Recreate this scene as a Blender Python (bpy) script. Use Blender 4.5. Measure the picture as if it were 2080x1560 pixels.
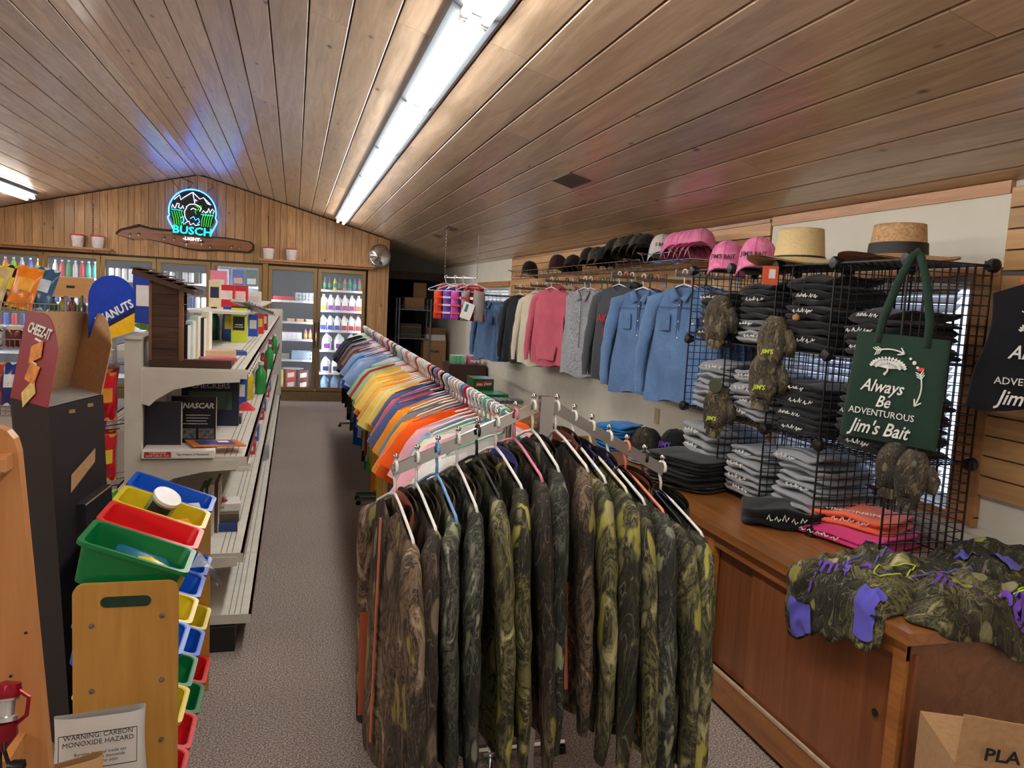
import bpy, math, random
from mathutils import Vector, Matrix, noise
random.seed(11)
D = bpy.data; SC = bpy.context.scene; COL = SC.collection
for o in list(D.objects): D.objects.remove(o)
pi = math.pi; sin = math.sin; cos = math.cos
# ---------------------------------------------------------------- camera
F, YAW, PITCH, ROLL, CH = 1578.6, .27654, .10314, .05246, 1.70
_fw = Vector((sin(YAW)*cos(PITCH), cos(YAW)*cos(PITCH), -sin(PITCH)))
_rt = Vector((cos(YAW), -sin(YAW), 0)); _up = _rt.cross(_fw)
R2 = _rt*cos(ROLL)+_up*sin(ROLL); U2 = -_rt*sin(ROLL)+_up*cos(ROLL)
CP = Vector((0, 0, CH))
cam = D.objects.new('camera', D.cameras.new('camera')); COL.objects.link(cam)
cam.data.sensor_width = 36; cam.data.lens = F/2080*36; cam.data.clip_start = .02
m3 = Matrix((R2, U2, -_fw)).transposed()
cam.matrix_world = Matrix.Translation(CP) @ m3.to_4x4()
SC.camera = cam
def ray(x, y): return R2*((x-1040)/F)-U2*((y-780)/F)+_fw
def atz(x, y, z): d = ray(x, y); return CP+d*((z-CH)/d.z)
def atx(x, y, X): d = ray(x, y); return CP+d*(X/d.x)
def aty(x, y, Y): d = ray(x, y); return CP+d*(Y/d.y)
# ---------------------------------------------------------------- world and exposure
w = D.worlds.new('sky'); SC.world = w; w.use_nodes = True
bg = w.node_tree.nodes['Background']; bg.inputs[0].default_value = (.50, .66, 1.0, 1); bg.inputs[1].default_value = 1.3
SC.view_settings.view_transform = 'Standard'; SC.view_settings.look = 'None'
SC.view_settings.exposure = 1.25; SC.view_settings.gamma = 1.0; SC.view_settings.use_curve_mapping = False
TUBE_STRENGTH = 15.0
# ---------------------------------------------------------------- mesh helpers
class MB:
    def __init__(s): s.v = []; s.f = []; s.m = []
    def add(s, vs, fs, mi=0, M=None):
        b = len(s.v)
        s.v += [tuple(M @ Vector(p)) if M else tuple(p) for p in vs]
        s.f += [tuple(b+i for i in f) for f in fs]; s.m += [mi]*len(fs); return s
    def box(s, c, d, mi=0, M=None):
        x, y, z = c; a, b, e = d[0]/2, d[1]/2, d[2]/2
        vs = [(x-a, y-b, z-e), (x+a, y-b, z-e), (x+a, y+b, z-e), (x-a, y+b, z-e), (x-a, y-b, z+e), (x+a, y-b, z+e), (x+a, y+b, z+e), (x-a, y+b, z+e)]
        return s.add(vs, [(0, 3, 2, 1), (4, 5, 6, 7), (0, 1, 5, 4), (1, 2, 6, 5), (2, 3, 7, 6), (3, 0, 4, 7)], mi, M)
    def bar(s, p, q, w_, h_=None, mi=0):
        p = Vector(p); q = Vector(q); d = (q-p); L = d.length; z = d.normalized()
        u = Vector((0, 0, 1)) if abs(z.z) < .9 else Vector((0, 1, 0))
        x = u.cross(z).normalized(); y = z.cross(x)
        M = Matrix((x, y, z)).transposed().to_4x4(); M.translation = (p+q)/2
        return s.box((0, 0, 0), (w_, h_ or w_, L), mi, M)
    def tube(s, pts, r, n=8, mi=0, cap=True, closed=False, M=None, flat=None):
        pts = [Vector(p) for p in pts]; N = len(pts); rs = r if isinstance(r, (list, tuple)) else [r]*N
        vs = []; fs = []; px = None
        for i, p in enumerate(pts):
            a = pts[i-1] if (i or closed) else p; b = pts[(i+1) % N] if (i < N-1 or closed) else p
            t = (b-a).normalized()
            if px is None:
                u = Vector((0, 1, 0)) if abs(t.y) < .9 else Vector((1, 0, 0)); px = (u-t*u.dot(t)).normalized()
            else:
                q = px-t*px.dot(t); px = q.normalized() if q.length > 1e-6 else px
            py = t.cross(px); fl = flat or 1
            for k in range(n):
                an = 2*pi*k/n; vs.append(p+(px*cos(an)*fl+py*sin(an))*rs[i])
        for i in range(N if closed else N-1):
            for k in range(n):
                j = (i+1) % N
                fs.append((i*n+k, i*n+(k+1) % n, j*n+(k+1) % n, j*n+k))
        if cap and not closed: fs += [tuple(range(n))[::-1], tuple((N-1)*n+k for k in range(n))]
        return s.add(vs, fs, mi, M)
    def lathe(s, prof, n=16, mi=0, M=None, sq=1.0):
        vs = []; fs = []; mis = mi if isinstance(mi, (list, tuple)) else [mi]*(len(prof)-1)
        for r, z in prof:
            for k in range(n): vs.append((r*cos(2*pi*k/n), r*sin(2*pi*k/n)*sq, z))
        b = len(s.v); s.v += [tuple(M @ Vector(p)) if M else p for p in vs]
        for i in range(len(prof)-1):
            for k in range(n):
                s.f.append((b+i*n+k, b+i*n+(k+1) % n, b+(i+1)*n+(k+1) % n, b+(i+1)*n+k)); s.m.append(mis[i])
        if prof[0][0] > 1e-5: s.f.append(tuple(b+k for k in range(n))[::-1]); s.m.append(mis[0])
        if prof[-1][0] > 1e-5: s.f.append(tuple(b+(len(prof)-1)*n+k for k in range(n))); s.m.append(mis[-1])
        return s
    def prism(s, poly, h, mi=0, M=None, hole=None):
        n = len(poly); vs = [(x, y, 0) for x, y in poly]+[(x, y, h) for x, y in poly]
        fs = [tuple(range(n))[::-1], tuple(range(n, 2*n))]+[(i, (i+1) % n, n+(i+1) % n, n+i) for i in range(n)]
        return s.add(vs, fs, mi, M)
    def surf(s, fn, nu, nv, cu=False, mi=0, M=None):
        vs = []; fs = []; W = nu if cu else nu+1
        for j in range(nv+1):
            for i in range(W): vs.append(fn(i/nu, j/nv))
        for j in range(nv):
            for i in range(nu):
                a = j*W+i; b = j*W+(i+1) % W; fs.append((a, b, b+W, a+W))
        return s.add(vs, fs, mi, M)
    def rbox(s, c, d, r, mi=0, M=None, n=3):
        # box with rounded vertical (z) edges
        x, y, z = c; a, b, e = d[0]/2, d[1]/2, d[2]/2; poly = []
        for cx, cy, a0 in ((a-r, b-r, 0), (-a+r, b-r, pi/2), (-a+r, -b+r, pi), (a-r, -b+r, 1.5*pi)):
            for k in range(n+1): poly.append((x+cx+r*cos(a0+k*pi/2/n), y+cy+r*sin(a0+k*pi/2/n)))
        T = Matrix.Translation((0, 0, z-e)); return s.prism(poly, d[2], mi, (M @ T) if M else T)
    def mesh(s, name, mats, smooth=False):
        me = D.meshes.new(name); me.from_pydata(s.v, [], s.f)
        for m_ in (mats if isinstance(mats, (list, tuple)) else [mats]): me.materials.append(m_)
        me.polygons.foreach_set('material_index', s.m)
        me.polygons.foreach_set('use_smooth', [bool(smooth)]*len(s.f))
        if smooth and smooth is not True: me.set_sharp_from_angle(angle=smooth)
        me.update(); return me
    def build(s, name, mats, parent=None, loc=None, rot=None, smooth=False, M=None):
        return link(name, s.mesh(name, mats, smooth), parent, loc, rot, M)
AS = .7
def link(name, me, parent=None, loc=None, rot=None, M=None, mats=None):
    o = D.objects.new(name, me); COL.objects.link(o)
    if parent is not None: o.parent = parent
    if M is not None: o.matrix_basis = M
    if loc is not None: o.location = loc
    if rot is not None: o.rotation_euler = rot
    if mats:
        for i, m_ in enumerate(mats):
            o.material_slots[i].link = 'OBJECT'; o.material_slots[i].material = m_
    return o
def tag(o, label, cat, group=None):
    o['label'] = label; o['category'] = cat
    if group: o['group'] = group
    return o
def st(o): o['kind'] = 'structure'; return o
def thing(name, label, cat, loc=(0, 0, 0), rotz=0, group=None, M=None):
    o = D.objects.new(name, None); COL.objects.link(o); o.empty_display_size = .1
    if M is not None: o.matrix_basis = M
    else: o.location = loc; o.rotation_euler = (0, 0, rotz)
    return tag(o, label, cat, group)
def dup(o, loc=None, rot=None, label=None, group=None, parent=None, M=None, remat=None):
    c = o.copy(); COL.objects.link(c)
    if parent is not None: c.parent = parent
    if M is not None: c.matrix_basis = M
    if loc is not None: c.location = loc
    if rot is not None: c.rotation_euler = rot
    if label: c['label'] = label
    if group: c['group'] = group
    for ch in [q for q in D.objects if q.parent == o]: dup(ch, parent=c)
    return c
def frame(o, x, y):
    x = Vector(x).normalized(); y = Vector(y); y = (y-x*y.dot(x)).normalized(); z = x.cross(y)
    M = Matrix((x, y, z)).transposed().to_4x4(); M.translation = Vector(o); return M
def T(x, y, z): return Matrix.Translation((x, y, z))
def RZ(a): return Matrix.Rotation(a, 4, 'Z')
def RX(a): return Matrix.Rotation(a, 4, 'X')
def RY(a): return Matrix.Rotation(a, 4, 'Y')
def text(name, s, size, m_, parent, M, align='CENTER', shear=0, ext=.0006, sx=1.0, bold=0.0):
    cu = D.curves.new('t', 'FONT'); cu.body = s; cu.size = size; cu.align_x = align; cu.align_y = 'CENTER'
    cu.shear = shear; cu.extrude = ext; cu.resolution_u = 2; cu.offset = bold*size
    ob = D.objects.new('t', cu); COL.objects.link(ob)
    me = D.meshes.new_from_object(ob); D.objects.remove(ob); D.curves.remove(cu)
    me.materials.clear(); me.materials.append(m_)
    o = link(name, me, parent); o.matrix_basis = M @ Matrix.Diagonal((sx, 1, 1, 1)); return o
# ---------------------------------------------------------------- materials
MATS = {}
def nodes(key):
    m_ = D.materials.new(key); m_.use_nodes = True; nt = m_.node_tree; p = nt.nodes['Principled BSDF']; MATS[key] = m_
    return m_, nt, p
def N(nt, t, **k):
    n = nt.nodes.new(t)
    for a, b in k.items(): setattr(n, a, b)
    return n
def coords(nt, scale=(1, 1, 1), rnd=True):
    tc = N(nt, 'ShaderNodeTexCoord'); mp = N(nt, 'ShaderNodeMapping'); mp.inputs['Scale'].default_value = scale
    if rnd:
        oi = N(nt, 'ShaderNodeObjectInfo'); mu = N(nt, 'ShaderNodeMath', operation='MULTIPLY'); mu.inputs[1].default_value = 37.0
        nt.links.new(oi.outputs['Random'], mu.inputs[0]); cx = N(nt, 'ShaderNodeCombineXYZ')
        for i in range(3): nt.links.new(mu.outputs[0], cx.inputs[i])
        nt.links.new(cx.outputs[0], mp.inputs['Location'])
    nt.links.new(tc.outputs['Object'], mp.inputs['Vector']); return mp.outputs[0]
def ramp(nt, fac, stops, interp='LINEAR'):
    r = N(nt, 'ShaderNodeValToRGB'); r.color_ramp.interpolation = interp; e = r.color_ramp.elements
    e[0].position, e[0].color = stops[0][0], (*stops[0][1], 1); e[1].position, e[1].color = stops[1][0], (*stops[1][1], 1)
    for pz, c in stops[2:]: q = e.new(pz); q.color = (*c, 1)
    nt.links.new(fac, r.inputs[0]); return r.outputs[0]
def noi(nt, vec, scale, detail=3, dist=0, rough=.5):
    n = N(nt, 'ShaderNodeTexNoise'); n.inputs['Scale'].default_value = scale; n.inputs['Detail'].default_value = detail
    n.inputs['Distortion'].default_value = dist; n.inputs['Roughness'].default_value = rough
    nt.links.new(vec, n.inputs['Vector']); return n.outputs['Fac']
def mix(nt, fac, a, b, mode='MIX'):
    n = N(nt, 'ShaderNodeMix', data_type='RGBA', blend_type=mode)
    for i, q in ((0, fac), (6, a), (7, b)):
        if isinstance(q, (int, float)): n.inputs[i].default_value = q
        elif isinstance(q, tuple): n.inputs[i].default_value = (*q, 1)
        else: nt.links.new(q, n.inputs[i])
    return n.outputs[2]
def bump(nt, p, h, st_=.3, dist=.002):
    b = N(nt, 'ShaderNodeBump'); b.inputs['Strength'].default_value = st_; b.inputs['Distance'].default_value = dist
    nt.links.new(h, b.inputs['Height']); nt.links.new(b.outputs[0], p.inputs['Normal'])
def warp(nt, vec, scale, amt):
    n = N(nt, 'ShaderNodeTexNoise'); n.inputs['Scale'].default_value = scale; nt.links.new(vec, n.inputs['Vector'])
    m1 = N(nt, 'ShaderNodeVectorMath', operation='SCALE'); m1.inputs['Scale'].default_value = amt; nt.links.new(n.outputs['Color'], m1.inputs[0])
    m2 = N(nt, 'ShaderNodeVectorMath', operation='ADD'); nt.links.new(vec, m2.inputs[0]); nt.links.new(m1.outputs[0], m2.inputs[1]); return m2.outputs[0]
def S(c):
    # sRGB 0-255 -> linear
    return tuple((q/255/12.92 if q <= 10 else ((q/255+.055)/1.055)**2.4) for q in c)
def flat(key, c, rough=.5, metal=0, var=.12, scale=30, bmp=0, emit=0, spec=.5, coat=0, alpha=1, trans=0):
    if key in MATS: return MATS[key]
    m_, nt, p = nodes(key); c = S(c)
    v = coords(nt); f = noi(nt, v, scale, 3)
    lo = tuple(q*(1-var) for q in c); hi = tuple(min(1, q*(1+var)) for q in c)
    col = ramp(nt, f, [(.3, lo), (.7, hi)])
    nt.links.new(col, p.inputs['Base Color']); p.inputs['Roughness'].default_value = rough; p.inputs['Metallic'].default_value = metal
    p.inputs['Specular IOR Level'].default_value = spec; p.inputs['Coat Weight'].default_value = coat
    p.inputs['Transmission Weight'].default_value = trans; p.inputs['Alpha'].default_value = alpha
    if emit:
        nt.links.new(col, p.inputs['Emission Color']); p.inputs['Emission Strength'].default_value = emit
    if bmp: bump(nt, p, f, bmp)
    return m_
def wood(key, c1, c2, ax=1, rough=.35, coat=.3, knots=True, sc=1.0, kc=(60, 34, 18)):
    if key in MATS: return MATS[key]
    m_, nt, p = nodes(key); s_ = [14*sc, 14*sc, 14*sc]; s_[ax] = 1.1*sc
    v = coords(nt, tuple(s_)); f = noi(nt, v, 1.2, 5, 1.2, .6)
    col = ramp(nt, f, [(.3, S(c1)), (.7, S(c2))])
    f2 = noi(nt, v, 6, 2, .5); col = mix(nt, ramp(nt, f2, [(.45, (0, 0, 0)), (.8, (.35,)*3)]), col, S(c1))
    oi = N(nt, 'ShaderNodeObjectInfo'); hs = N(nt, 'ShaderNodeHueSaturation')
    mr = N(nt, 'ShaderNodeMapRange'); mr.inputs[3].default_value = .82; mr.inputs[4].default_value = 1.15
    nt.links.new(oi.outputs['Random'], mr.inputs[0]); nt.links.new(mr.outputs[0], hs.inputs['Value']); nt.links.new(col, hs.inputs['Color']); col = hs.outputs[0]
    if knots:
        s2 = [5.5*sc]*3; s2[ax] = 2.6*sc; v2 = coords(nt, tuple(s2)); vo = N(nt, 'ShaderNodeTexVoronoi'); vo.inputs['Scale'].default_value = 1.0
        vo.inputs['Randomness'].default_value = 1; nt.links.new(v2, vo.inputs['Vector'])
        kf = ramp(nt, vo.outputs['Distance'], [(.03, (1, 1, 1)), (.10, (0, 0, 0))])
        col = mix(nt, kf, col, S(kc))
    nt.links.new(col, p.inputs['Base Color']); p.inputs['Roughness'].default_value = rough; p.inputs['Coat Weight'].default_value = coat
    p.inputs['Coat Roughness'].default_value = .25; bump(nt, p, f, .15)
    return m_
def camo(key, base, mid, spot, tw=(120, 110, 90), sc=1.0):
    if key in MATS: return MATS[key]
    m_, nt, p = nodes(key); v = coords(nt, (1, 1, .55)); v2 = coords(nt, (2.4, 2.4, 1.0)); v3 = coords(nt, (1, 1, .3))
    a = noi(nt, v, 8*sc, 6, 1.8, .68); b = noi(nt, v, 16*sc, 3, 1.0)
    dk = (14, 13, 12)
    col = ramp(nt, a, [(.30, S(dk)), (.40, S(base)), (.47, S(mid)), (.52, S(dk)), (.58, S(mid)), (.66, S(tw)), (.74, S(base))])
    big = noi(nt, v, 2.6*sc, 2, 1.0); col = mix(nt, ramp(nt, big, [(.40, (0, 0, 0)), (.56, (.85,)*3)]), col, S((20, 18, 17)))
    vo = N(nt, 'ShaderNodeTexVoronoi'); vo.inputs['Scale'].default_value = 3.6*sc; nt.links.new(warp(nt, v2, 7*sc, .3), vo.inputs['Vector'])
    leaf = mix(nt, b, tuple(q*.35 for q in S(spot)), tuple(min(1, q*1.25) for q in S(spot)))
    col = mix(nt, ramp(nt, vo.outputs['Distance'], [(.19, (.9,)*3), (.24, (0, 0, 0))]), col, leaf)
    vo2 = N(nt, 'ShaderNodeTexVoronoi'); vo2.inputs['Scale'].default_value = 7.5*sc; nt.links.new(v, vo2.inputs['Vector'])
    col = mix(nt, ramp(nt, vo2.outputs['Distance'], [(.16, (.8,)*3), (.2, (0, 0, 0))]), col, mix(nt, b, S(base), S(tw)))
    li = noi(nt, v3, 13*sc, 2, 2.2); col = mix(nt, ramp(nt, li, [(.484, (0, 0, 0)), (.5, (.3,)*3), (.516, (0, 0, 0))]), col, S(tw))
    nt.links.new(col, p.inputs['Base Color']); p.inputs['Roughness'].default_value = .8; bump(nt, p, a, .25, .004); return m_
def cloth(key, c, rough=.9, weave=260, var=.1, streak=None, wrinkle=.35):
    if key in MATS: return MATS[key]
    m_, nt, p = nodes(key); v = coords(nt); c = S(c)
    f = noi(nt, v, weave, 2); g = noi(nt, v, 6, 3, .6)
    col = ramp(nt, g, [(.3, tuple(q*(1-var) for q in c)), (.7, tuple(min(1, q*(1+var)) for q in c))])
    if streak: col = mix(nt, ramp(nt, f, [(.42, (0, 0, 0)), (.6, (1, 1, 1))]), col, S(streak))
    nt.links.new(col, p.inputs['Base Color']); p.inputs['Roughness'].default_value = rough; p.inputs['Specular IOR Level'].default_value = .2
    p.inputs['Sheen Weight'].default_value = .15
    bump(nt, p, g, wrinkle, .012); return m_
def glass(key='glass', c=(235, 245, 255), rough=.02, alpha=.12):
    if key in MATS: return MATS[key]
    m_, nt, p = nodes(key); p.inputs['Base Color'].default_value = (*S(c), 1); p.inputs['Roughness'].default_value = rough
    p.inputs['Alpha'].default_value = alpha; p.inputs['Specular IOR Level'].default_value = .6; return m_
def emis(key, c, s_):
    if key in MATS: return MATS[key]
    m_, nt, p = nodes(key); p.inputs['Base Color'].default_value = (*S(c), 1); p.inputs['Emission Color'].default_value = (*S(c), 1)
    p.inputs['Emission Strength'].default_value = s_; return m_
chrome = flat('chrome', (200, 200, 205), .12, 1, .03); steel = flat('steel', (150, 152, 155), .35, 1, .1)
white_pl = flat('white_plastic', (232, 232, 230), .35, 0, .03); blackwire = flat('black_wire', (16, 16, 18), .4, 0, .1)
whitewire = flat('white_wire', (215, 218, 220), .4, 0, .05); kraft = flat('kraft', (176, 138, 98), .85, 0, .1, 60, .1)
ink = flat('ink', (25, 25, 28), .6); paper = flat('paper', (236, 234, 226), .7, 0, .04)
black_pl = flat('black_plastic', (20, 20, 22), .4)
# ================================================================ THE SETTING
YB, XR, XL, YN, YA = 12.6, 2.695, -5.5, -5.2, 14.5
XRG, ZRG, SL = -1.397, 3.365, .265
def zc(x): return ZRG-SL*abs(x-XRG)
carpet, nt, p = nodes('carpet')
v = coords(nt, rnd=False); f = noi(nt, v, 150, 2); g = noi(nt, v, 1.2, 3)
col = ramp(nt, f, [(.33, S((84, 74, 68))), (.5, S((144, 130, 122))), (.68, S((200, 188, 178)))])
nt.links.new(mix(nt, ramp(nt, g, [(.35, (0, 0, 0)), (.7, (.25,)*3)]), col, S((112, 100, 94))), p.inputs['Base Color']); p.inputs['Roughness'].default_value = .95
bump(nt, p, f, .6, .004)
st(MB().box(((XL+XR)/2, (YN+18)/2, -.05), (XR-XL+.4, 18-YN, .1)).build('floor', carpet))
plaster = flat('plaster', (214, 210, 196), .85, 0, .04, 8)
pine = wood('pine_ceiling', (168, 142, 114), (210, 186, 156), 1, .33, .5, True, 1.0, (62, 40, 26))
pinew = wood('pine_wall', (156, 112, 70), (202, 158, 108), 2, .5, .1, True, 1.3, (84, 50, 26))
slat_m = wood('slat_wood', (178, 134, 84), (206, 164, 112), 1, .5, .15, False, .8)
oak = wood('oak_trim', (164, 112, 66), (196, 146, 96), 1, .45, .2, False)
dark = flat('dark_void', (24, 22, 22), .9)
# ceiling: dark backing slab + boards as parts
ce = st(D.objects.new('ceiling', None)); COL.objects.link(ce)
dk_m = flat('ceiling_backing', (30, 22, 16), .9)
for sg in (1, -1):
    x1 = XR if sg > 0 else XL
    Lw = abs(x1-XRG)
    mb = MB(); n_ = Vector((SL*sg, 0, 1)).normalized()
    vs = [(XRG, YN, ZRG), (x1, YN, zc(x1)), (x1, 18, zc(x1)), (XRG, 18, ZRG)]
    up_ = n_*.12; lo = n_*.012
    mb.add([tuple(Vector(q)+lo) for q in vs]+[tuple(Vector(q)+up_) for q in vs], [(0, 1, 2, 3), (7, 6, 5, 4), (0, 4, 5, 1), (1, 5, 6, 2), (2, 6, 7, 3), (3, 7, 4, 0)])
    mb.build('backing', dk_m, ce)
PW = .1825
def plank_mesh(L, W, th=.016, g=.0035, ch=.004):
    a = W/2-g; l = L/2-.0012
    pf = [(-a, th), (a, th), (a, ch), (a-ch, 0), (-a+ch, 0), (-a, ch)]; n = 6
    vs = [(x, -l, z) for x, z in pf]+[(x, l, z) for x, z in pf]
    fs = [tuple(range(n)), tuple(range(n, 2*n))[::-1]]+[(i, n+i, n+(i+1) % n, (i+1) % n) for i in range(n)]
    return MB().add(vs, fs)
rng = random.Random(5); pk = {}
for sg in (1, -1):
    k = 0
    edge0 = .034 if sg > 0 else -1.634
    k0 = math.ceil((XRG-edge0)/PW) if sg > 0 else math.ceil((edge0-XRG)/PW)
    xs = []; x = edge0+k0*PW if sg > 0 else edge0-k0*PW
    x = XRG+((edge0-XRG) % PW) if sg > 0 else XRG-((XRG-edge0) % PW)
    lim = XR if sg > 0 else XL
    bounds = [XRG]
    while (x < lim) if sg > 0 else (x > lim): bounds.append(x); x += PW*sg
    bounds.append(lim)
    for i in range(len(bounds)-1):
        a, b = bounds[i], bounds[i+1]
        if abs(b-a) < .02: continue
        W = abs(b-a)*math.sqrt(1+SL*SL); xm = (a+b)/2
        y = YN; 
        while y < 14.6:
            L = rng.choice((2.4, 3.0, 3.6, 4.2)) if y > YN else rng.uniform(1.0, 4.0)
            if y+L > 13.8: L = 14.8-y
            key = (round(L, 2), round(W, 3)); 
            if key not in pk: pk[key] = plank_mesh(L, W).mesh('ceiling_board', pine)
            o = link('ceiling_board', pk[key], ce, (xm, y+L/2, zc(xm)-.004), (0, math.atan(SL)*sg, 0)); y += L
# ridge strip
MB().box((XRG, (YN+14.6)/2, ZRG-.012), (.09, 14.6-YN, .02)).build('ridge_strip', pine, ce)
# back wall with vertical boards
bw = st(D.objects.new('wall_back', None)); COL.objects.link(bw)
ZD = 2.112
mb = MB(); xs = [XL, XRG, 1.44]
mb.prism([(XL, ZD), (1.44, ZD), (1.44, zc(1.44)+.02), (XRG, ZRG+.02), (XL, zc(XL)+.02)], .1, 0, Matrix(((1, 0, 0, 0), (0, 0, 1, YB+.014), (0, 1, 0, 0), (0, 0, 0, 1))))
mb.box((1.26, YB+.064, ZD/2), (.36, .1, ZD)); mb.box((-4.85, YB+.064, ZD/2), (1.3, .1, ZD))
mb.build('wall_backing', dk_m, bw)
x = XL; rng = random.Random(3)
while x < 1.44-.01:
    wv = min(rng.choice((.085, .1, .115, .13, .14)), 1.44-x)
    if 1.44-(x+wv) < .04: wv = 1.44-x
    xa, xb = x, x+wv; z0 = ZD if (-4.25 < xa and xb < 1.085) else (0 if xa >= 1.08 or xb < -4.2 else ZD)
    if z0 == 0 or True:
        g = .0025; za, zb = zc(xa)-.02, zc(xb)-.02
        vs = [(xa+g, 0, z0), (xb-g, 0, z0), (xb-g, 0, zb), (xa+g, 0, za), (xa+g, .016, z0), (xb-g, .016, z0), (xb-g, .016, zb), (xa+g, .016, za)]
        xm = (xa+xb)/2; vs = [(a-xm, b, c-2.6) for a, b, c in vs]
        MB().add(vs, [(0, 1, 2, 3), (7, 6, 5, 4), (0, 4, 5, 1), (1, 5, 6, 2), (2, 6, 7, 3), (3, 7, 4, 0)]).build('wall_board', pinew, bw, (xm, YB-.002, 2.6))
    x += wv
# return of the back wall into the alcove
st(MB().box((1.40, (YB+.115+YA)/2, 1.3), (.08, YA-YB-.115, 2.6)).build('wall_alcove_left', plaster))
st(MB().prism([(1.36, 2.16), (XR, 2.16), (XR, zc(XR)+.03), (1.36, zc(1.36)+.03)], .08, 0, Matrix(((1, 0, 0, 0), (0, 0, 1, YA), (0, 1, 0, 0), (0, 0, 0, 1)))).build('wall_alcove_back', flat('alcove_grey', (120, 118, 116), .9)))
dw = wood('dark_frame', (44, 26, 18), (66, 40, 28), 2, .5, .1, False)
st(MB().box((2.07, YA-.02, 2.11), (1.26, .05, .14)).build('trim_1', dw)); st(MB().box((1.48, YA-.02, 1.02), (.1, .05, 2.04)).build('trim_2', dw))
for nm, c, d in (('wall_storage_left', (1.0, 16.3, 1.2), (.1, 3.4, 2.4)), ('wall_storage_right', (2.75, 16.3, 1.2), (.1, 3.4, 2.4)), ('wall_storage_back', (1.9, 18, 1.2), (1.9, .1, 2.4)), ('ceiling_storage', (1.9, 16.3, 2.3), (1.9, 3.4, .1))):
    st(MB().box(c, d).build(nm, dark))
# right wall: plaster base with window holes
def wall_right():
    mb = MB(); t = .16; zt = zc(XR)+.05
    holes = [(2.60, 3.86, .93, 1.90), (9.9, 11.55, .95, 1.93)]
    ys = [YN, 2.60, 3.86, 9.9, 11.55, 18]
    for i in range(5):
        a, b = ys[i], ys[i+1]; h = [q for q in holes if abs(q[0]-a) < 1e-6]
        if h:
            _, _, z0, z1 = h[0]
            mb.box((XR+t/2, (a+b)/2, z0/2), (t, b-a, z0)); mb.box((XR+t/2, (a+b)/2, (z1+zt)/2), (t, b-a, zt-z1))
        else: mb.box((XR+t/2, (a+b)/2, zt/2), (t, b-a, zt))
    return mb
st(wall_right().build('wall_right', plaster))
st(MB().box((XL-.05, (YN+YB)/2, 1.2), (.1, YB-YN, 2.4)).build('wall_left', pinew))
st(MB().prism([(XL, 0), (XR, 0), (XR, zc(XR)), (XRG, ZRG), (XL, zc(XL))], .1, 0, Matrix(((1, 0, 0, 0), (0, 0, 1, YN-.1), (0, 1, 0, 0), (0, 0, 0, 1)))).build('wall_near', plaster))
# slatwall panels on the right wall, each slat a part
SP = .0815
def slatwall(name, y0, y1, ztop, zbot):
    e = st(D.objects.new(name, None)); COL.objects.link(e)
    MB().box((XR-.006, (y0+y1)/2, (ztop+zbot)/2), (.012, y1-y0, ztop-zbot)).build('groove_backing', flat('groove', (110, 72, 40), .8), e)
    z = ztop; me = {}
    while z > zbot+.02:
        h = min(SP, z-zbot); k = round(h, 3)
        if k not in me: me[k] = MB().box((0, 0, 0), (.012, y1-y0-.004, h-.007)).mesh('slat', slat_m)
        link('slat', me[k], e, (XR-.017, (y0+y1)/2, z-h/2)); z -= SP
    return e
slatwall('trim_slatwall_far', 4.05, 9.72, 2.252, 1.25)
slatwall('trim_slatwall_near', -.6, 2.455, 2.252, 1.03)
# white panel, wood trims around the window
wp = flat('white_panel', (222, 219, 204), .6, 0, .02, 4)
st(MB().box((XR-.008, 3.25, 2.08), (.016, 1.58, .30)).build('trim_3', wp))
st(MB().box((XR-.012, 3.25, 2.253), (.024, 1.58, .05)).build('trim_4', oak))
st(MB().box((XR-.014, 3.245, 1.925), (.028, 1.57, .035)).build('trim_5', oak))
st(MB().box((XR-.014, 2.525, 1.42), (.028, .14, .98)).build('trim_6', oak)); st(MB().box((XR-.014, 3.94, 1.42), (.028, .15, .98)).build('trim_7', oak))
st(MB().box((XR-.02, 3.23, .915), (.04, 1.55, .04)).build('trim_8', oak))
st(MB().box((XR-.01, 6.9, 2.262), (.02, 5.66, .02)).build('trim_9', oak))
st(MB().box((XR-.012, 10.72, 1.955), (.024, 1.8, .07)).build('trim_10', oak))
# windows: frame, pane and blinds
bl_m = flat('blind', (206, 202, 200), .5, 0, .03)
for wi, (a, b, z0, z1) in enumerate(((2.60, 3.86, .93, 1.90), (9.9, 11.55, .95, 1.93))):
    e = st(D.objects.new('window_%d' % (wi+1), None)); COL.objects.link(e); ym = (a+b)/2
    fr = MB()
    for c, d in (((XR+.11, ym, z0+.02), (.05, b-a, .04)), ((XR+.11, ym, z1-.02), (.05, b-a, .04)), ((XR+.11, a+.02, (z0+z1)/2), (.05, .04, z1-z0)), ((XR+.11, b-.02, (z0+z1)/2), (.05, .04, z1-z0)), ((XR+.11, ym, (z0+z1)/2), (.05, .03, z1-z0))): fr.box(c, d)
    fr.build('window_frame', white_pl, e)
    MB().box((XR+.12, ym, (z0+z1)/2), (.004, b-a-.06, z1-z0-.06)).build('pane', glass('win_glass', alpha=.08), e)
    MB().box((XR+.045, ym, z1-.02), (.05, b-a-.08, .04)).build('blind_headrail', bl_m, e)
    sm = MB().box((0, 0, 0), (.046, b-a-(.14 if wi == 0 else .02), .0016)).mesh('blind_slat', bl_m); z = z1-.05
    while z > z0+.02: link('blind_slat', sm, e, (XR+.045, ym+(.05 if wi == 0 else 0), z), (0, -.75, 0)); z -= .038
# outlet plate
st(MB().box((XR-.004, 5.376, .90), (.008, .075, .12)).build('trim_11', flat('beige_plate', (190, 176, 140), .5)))
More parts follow.
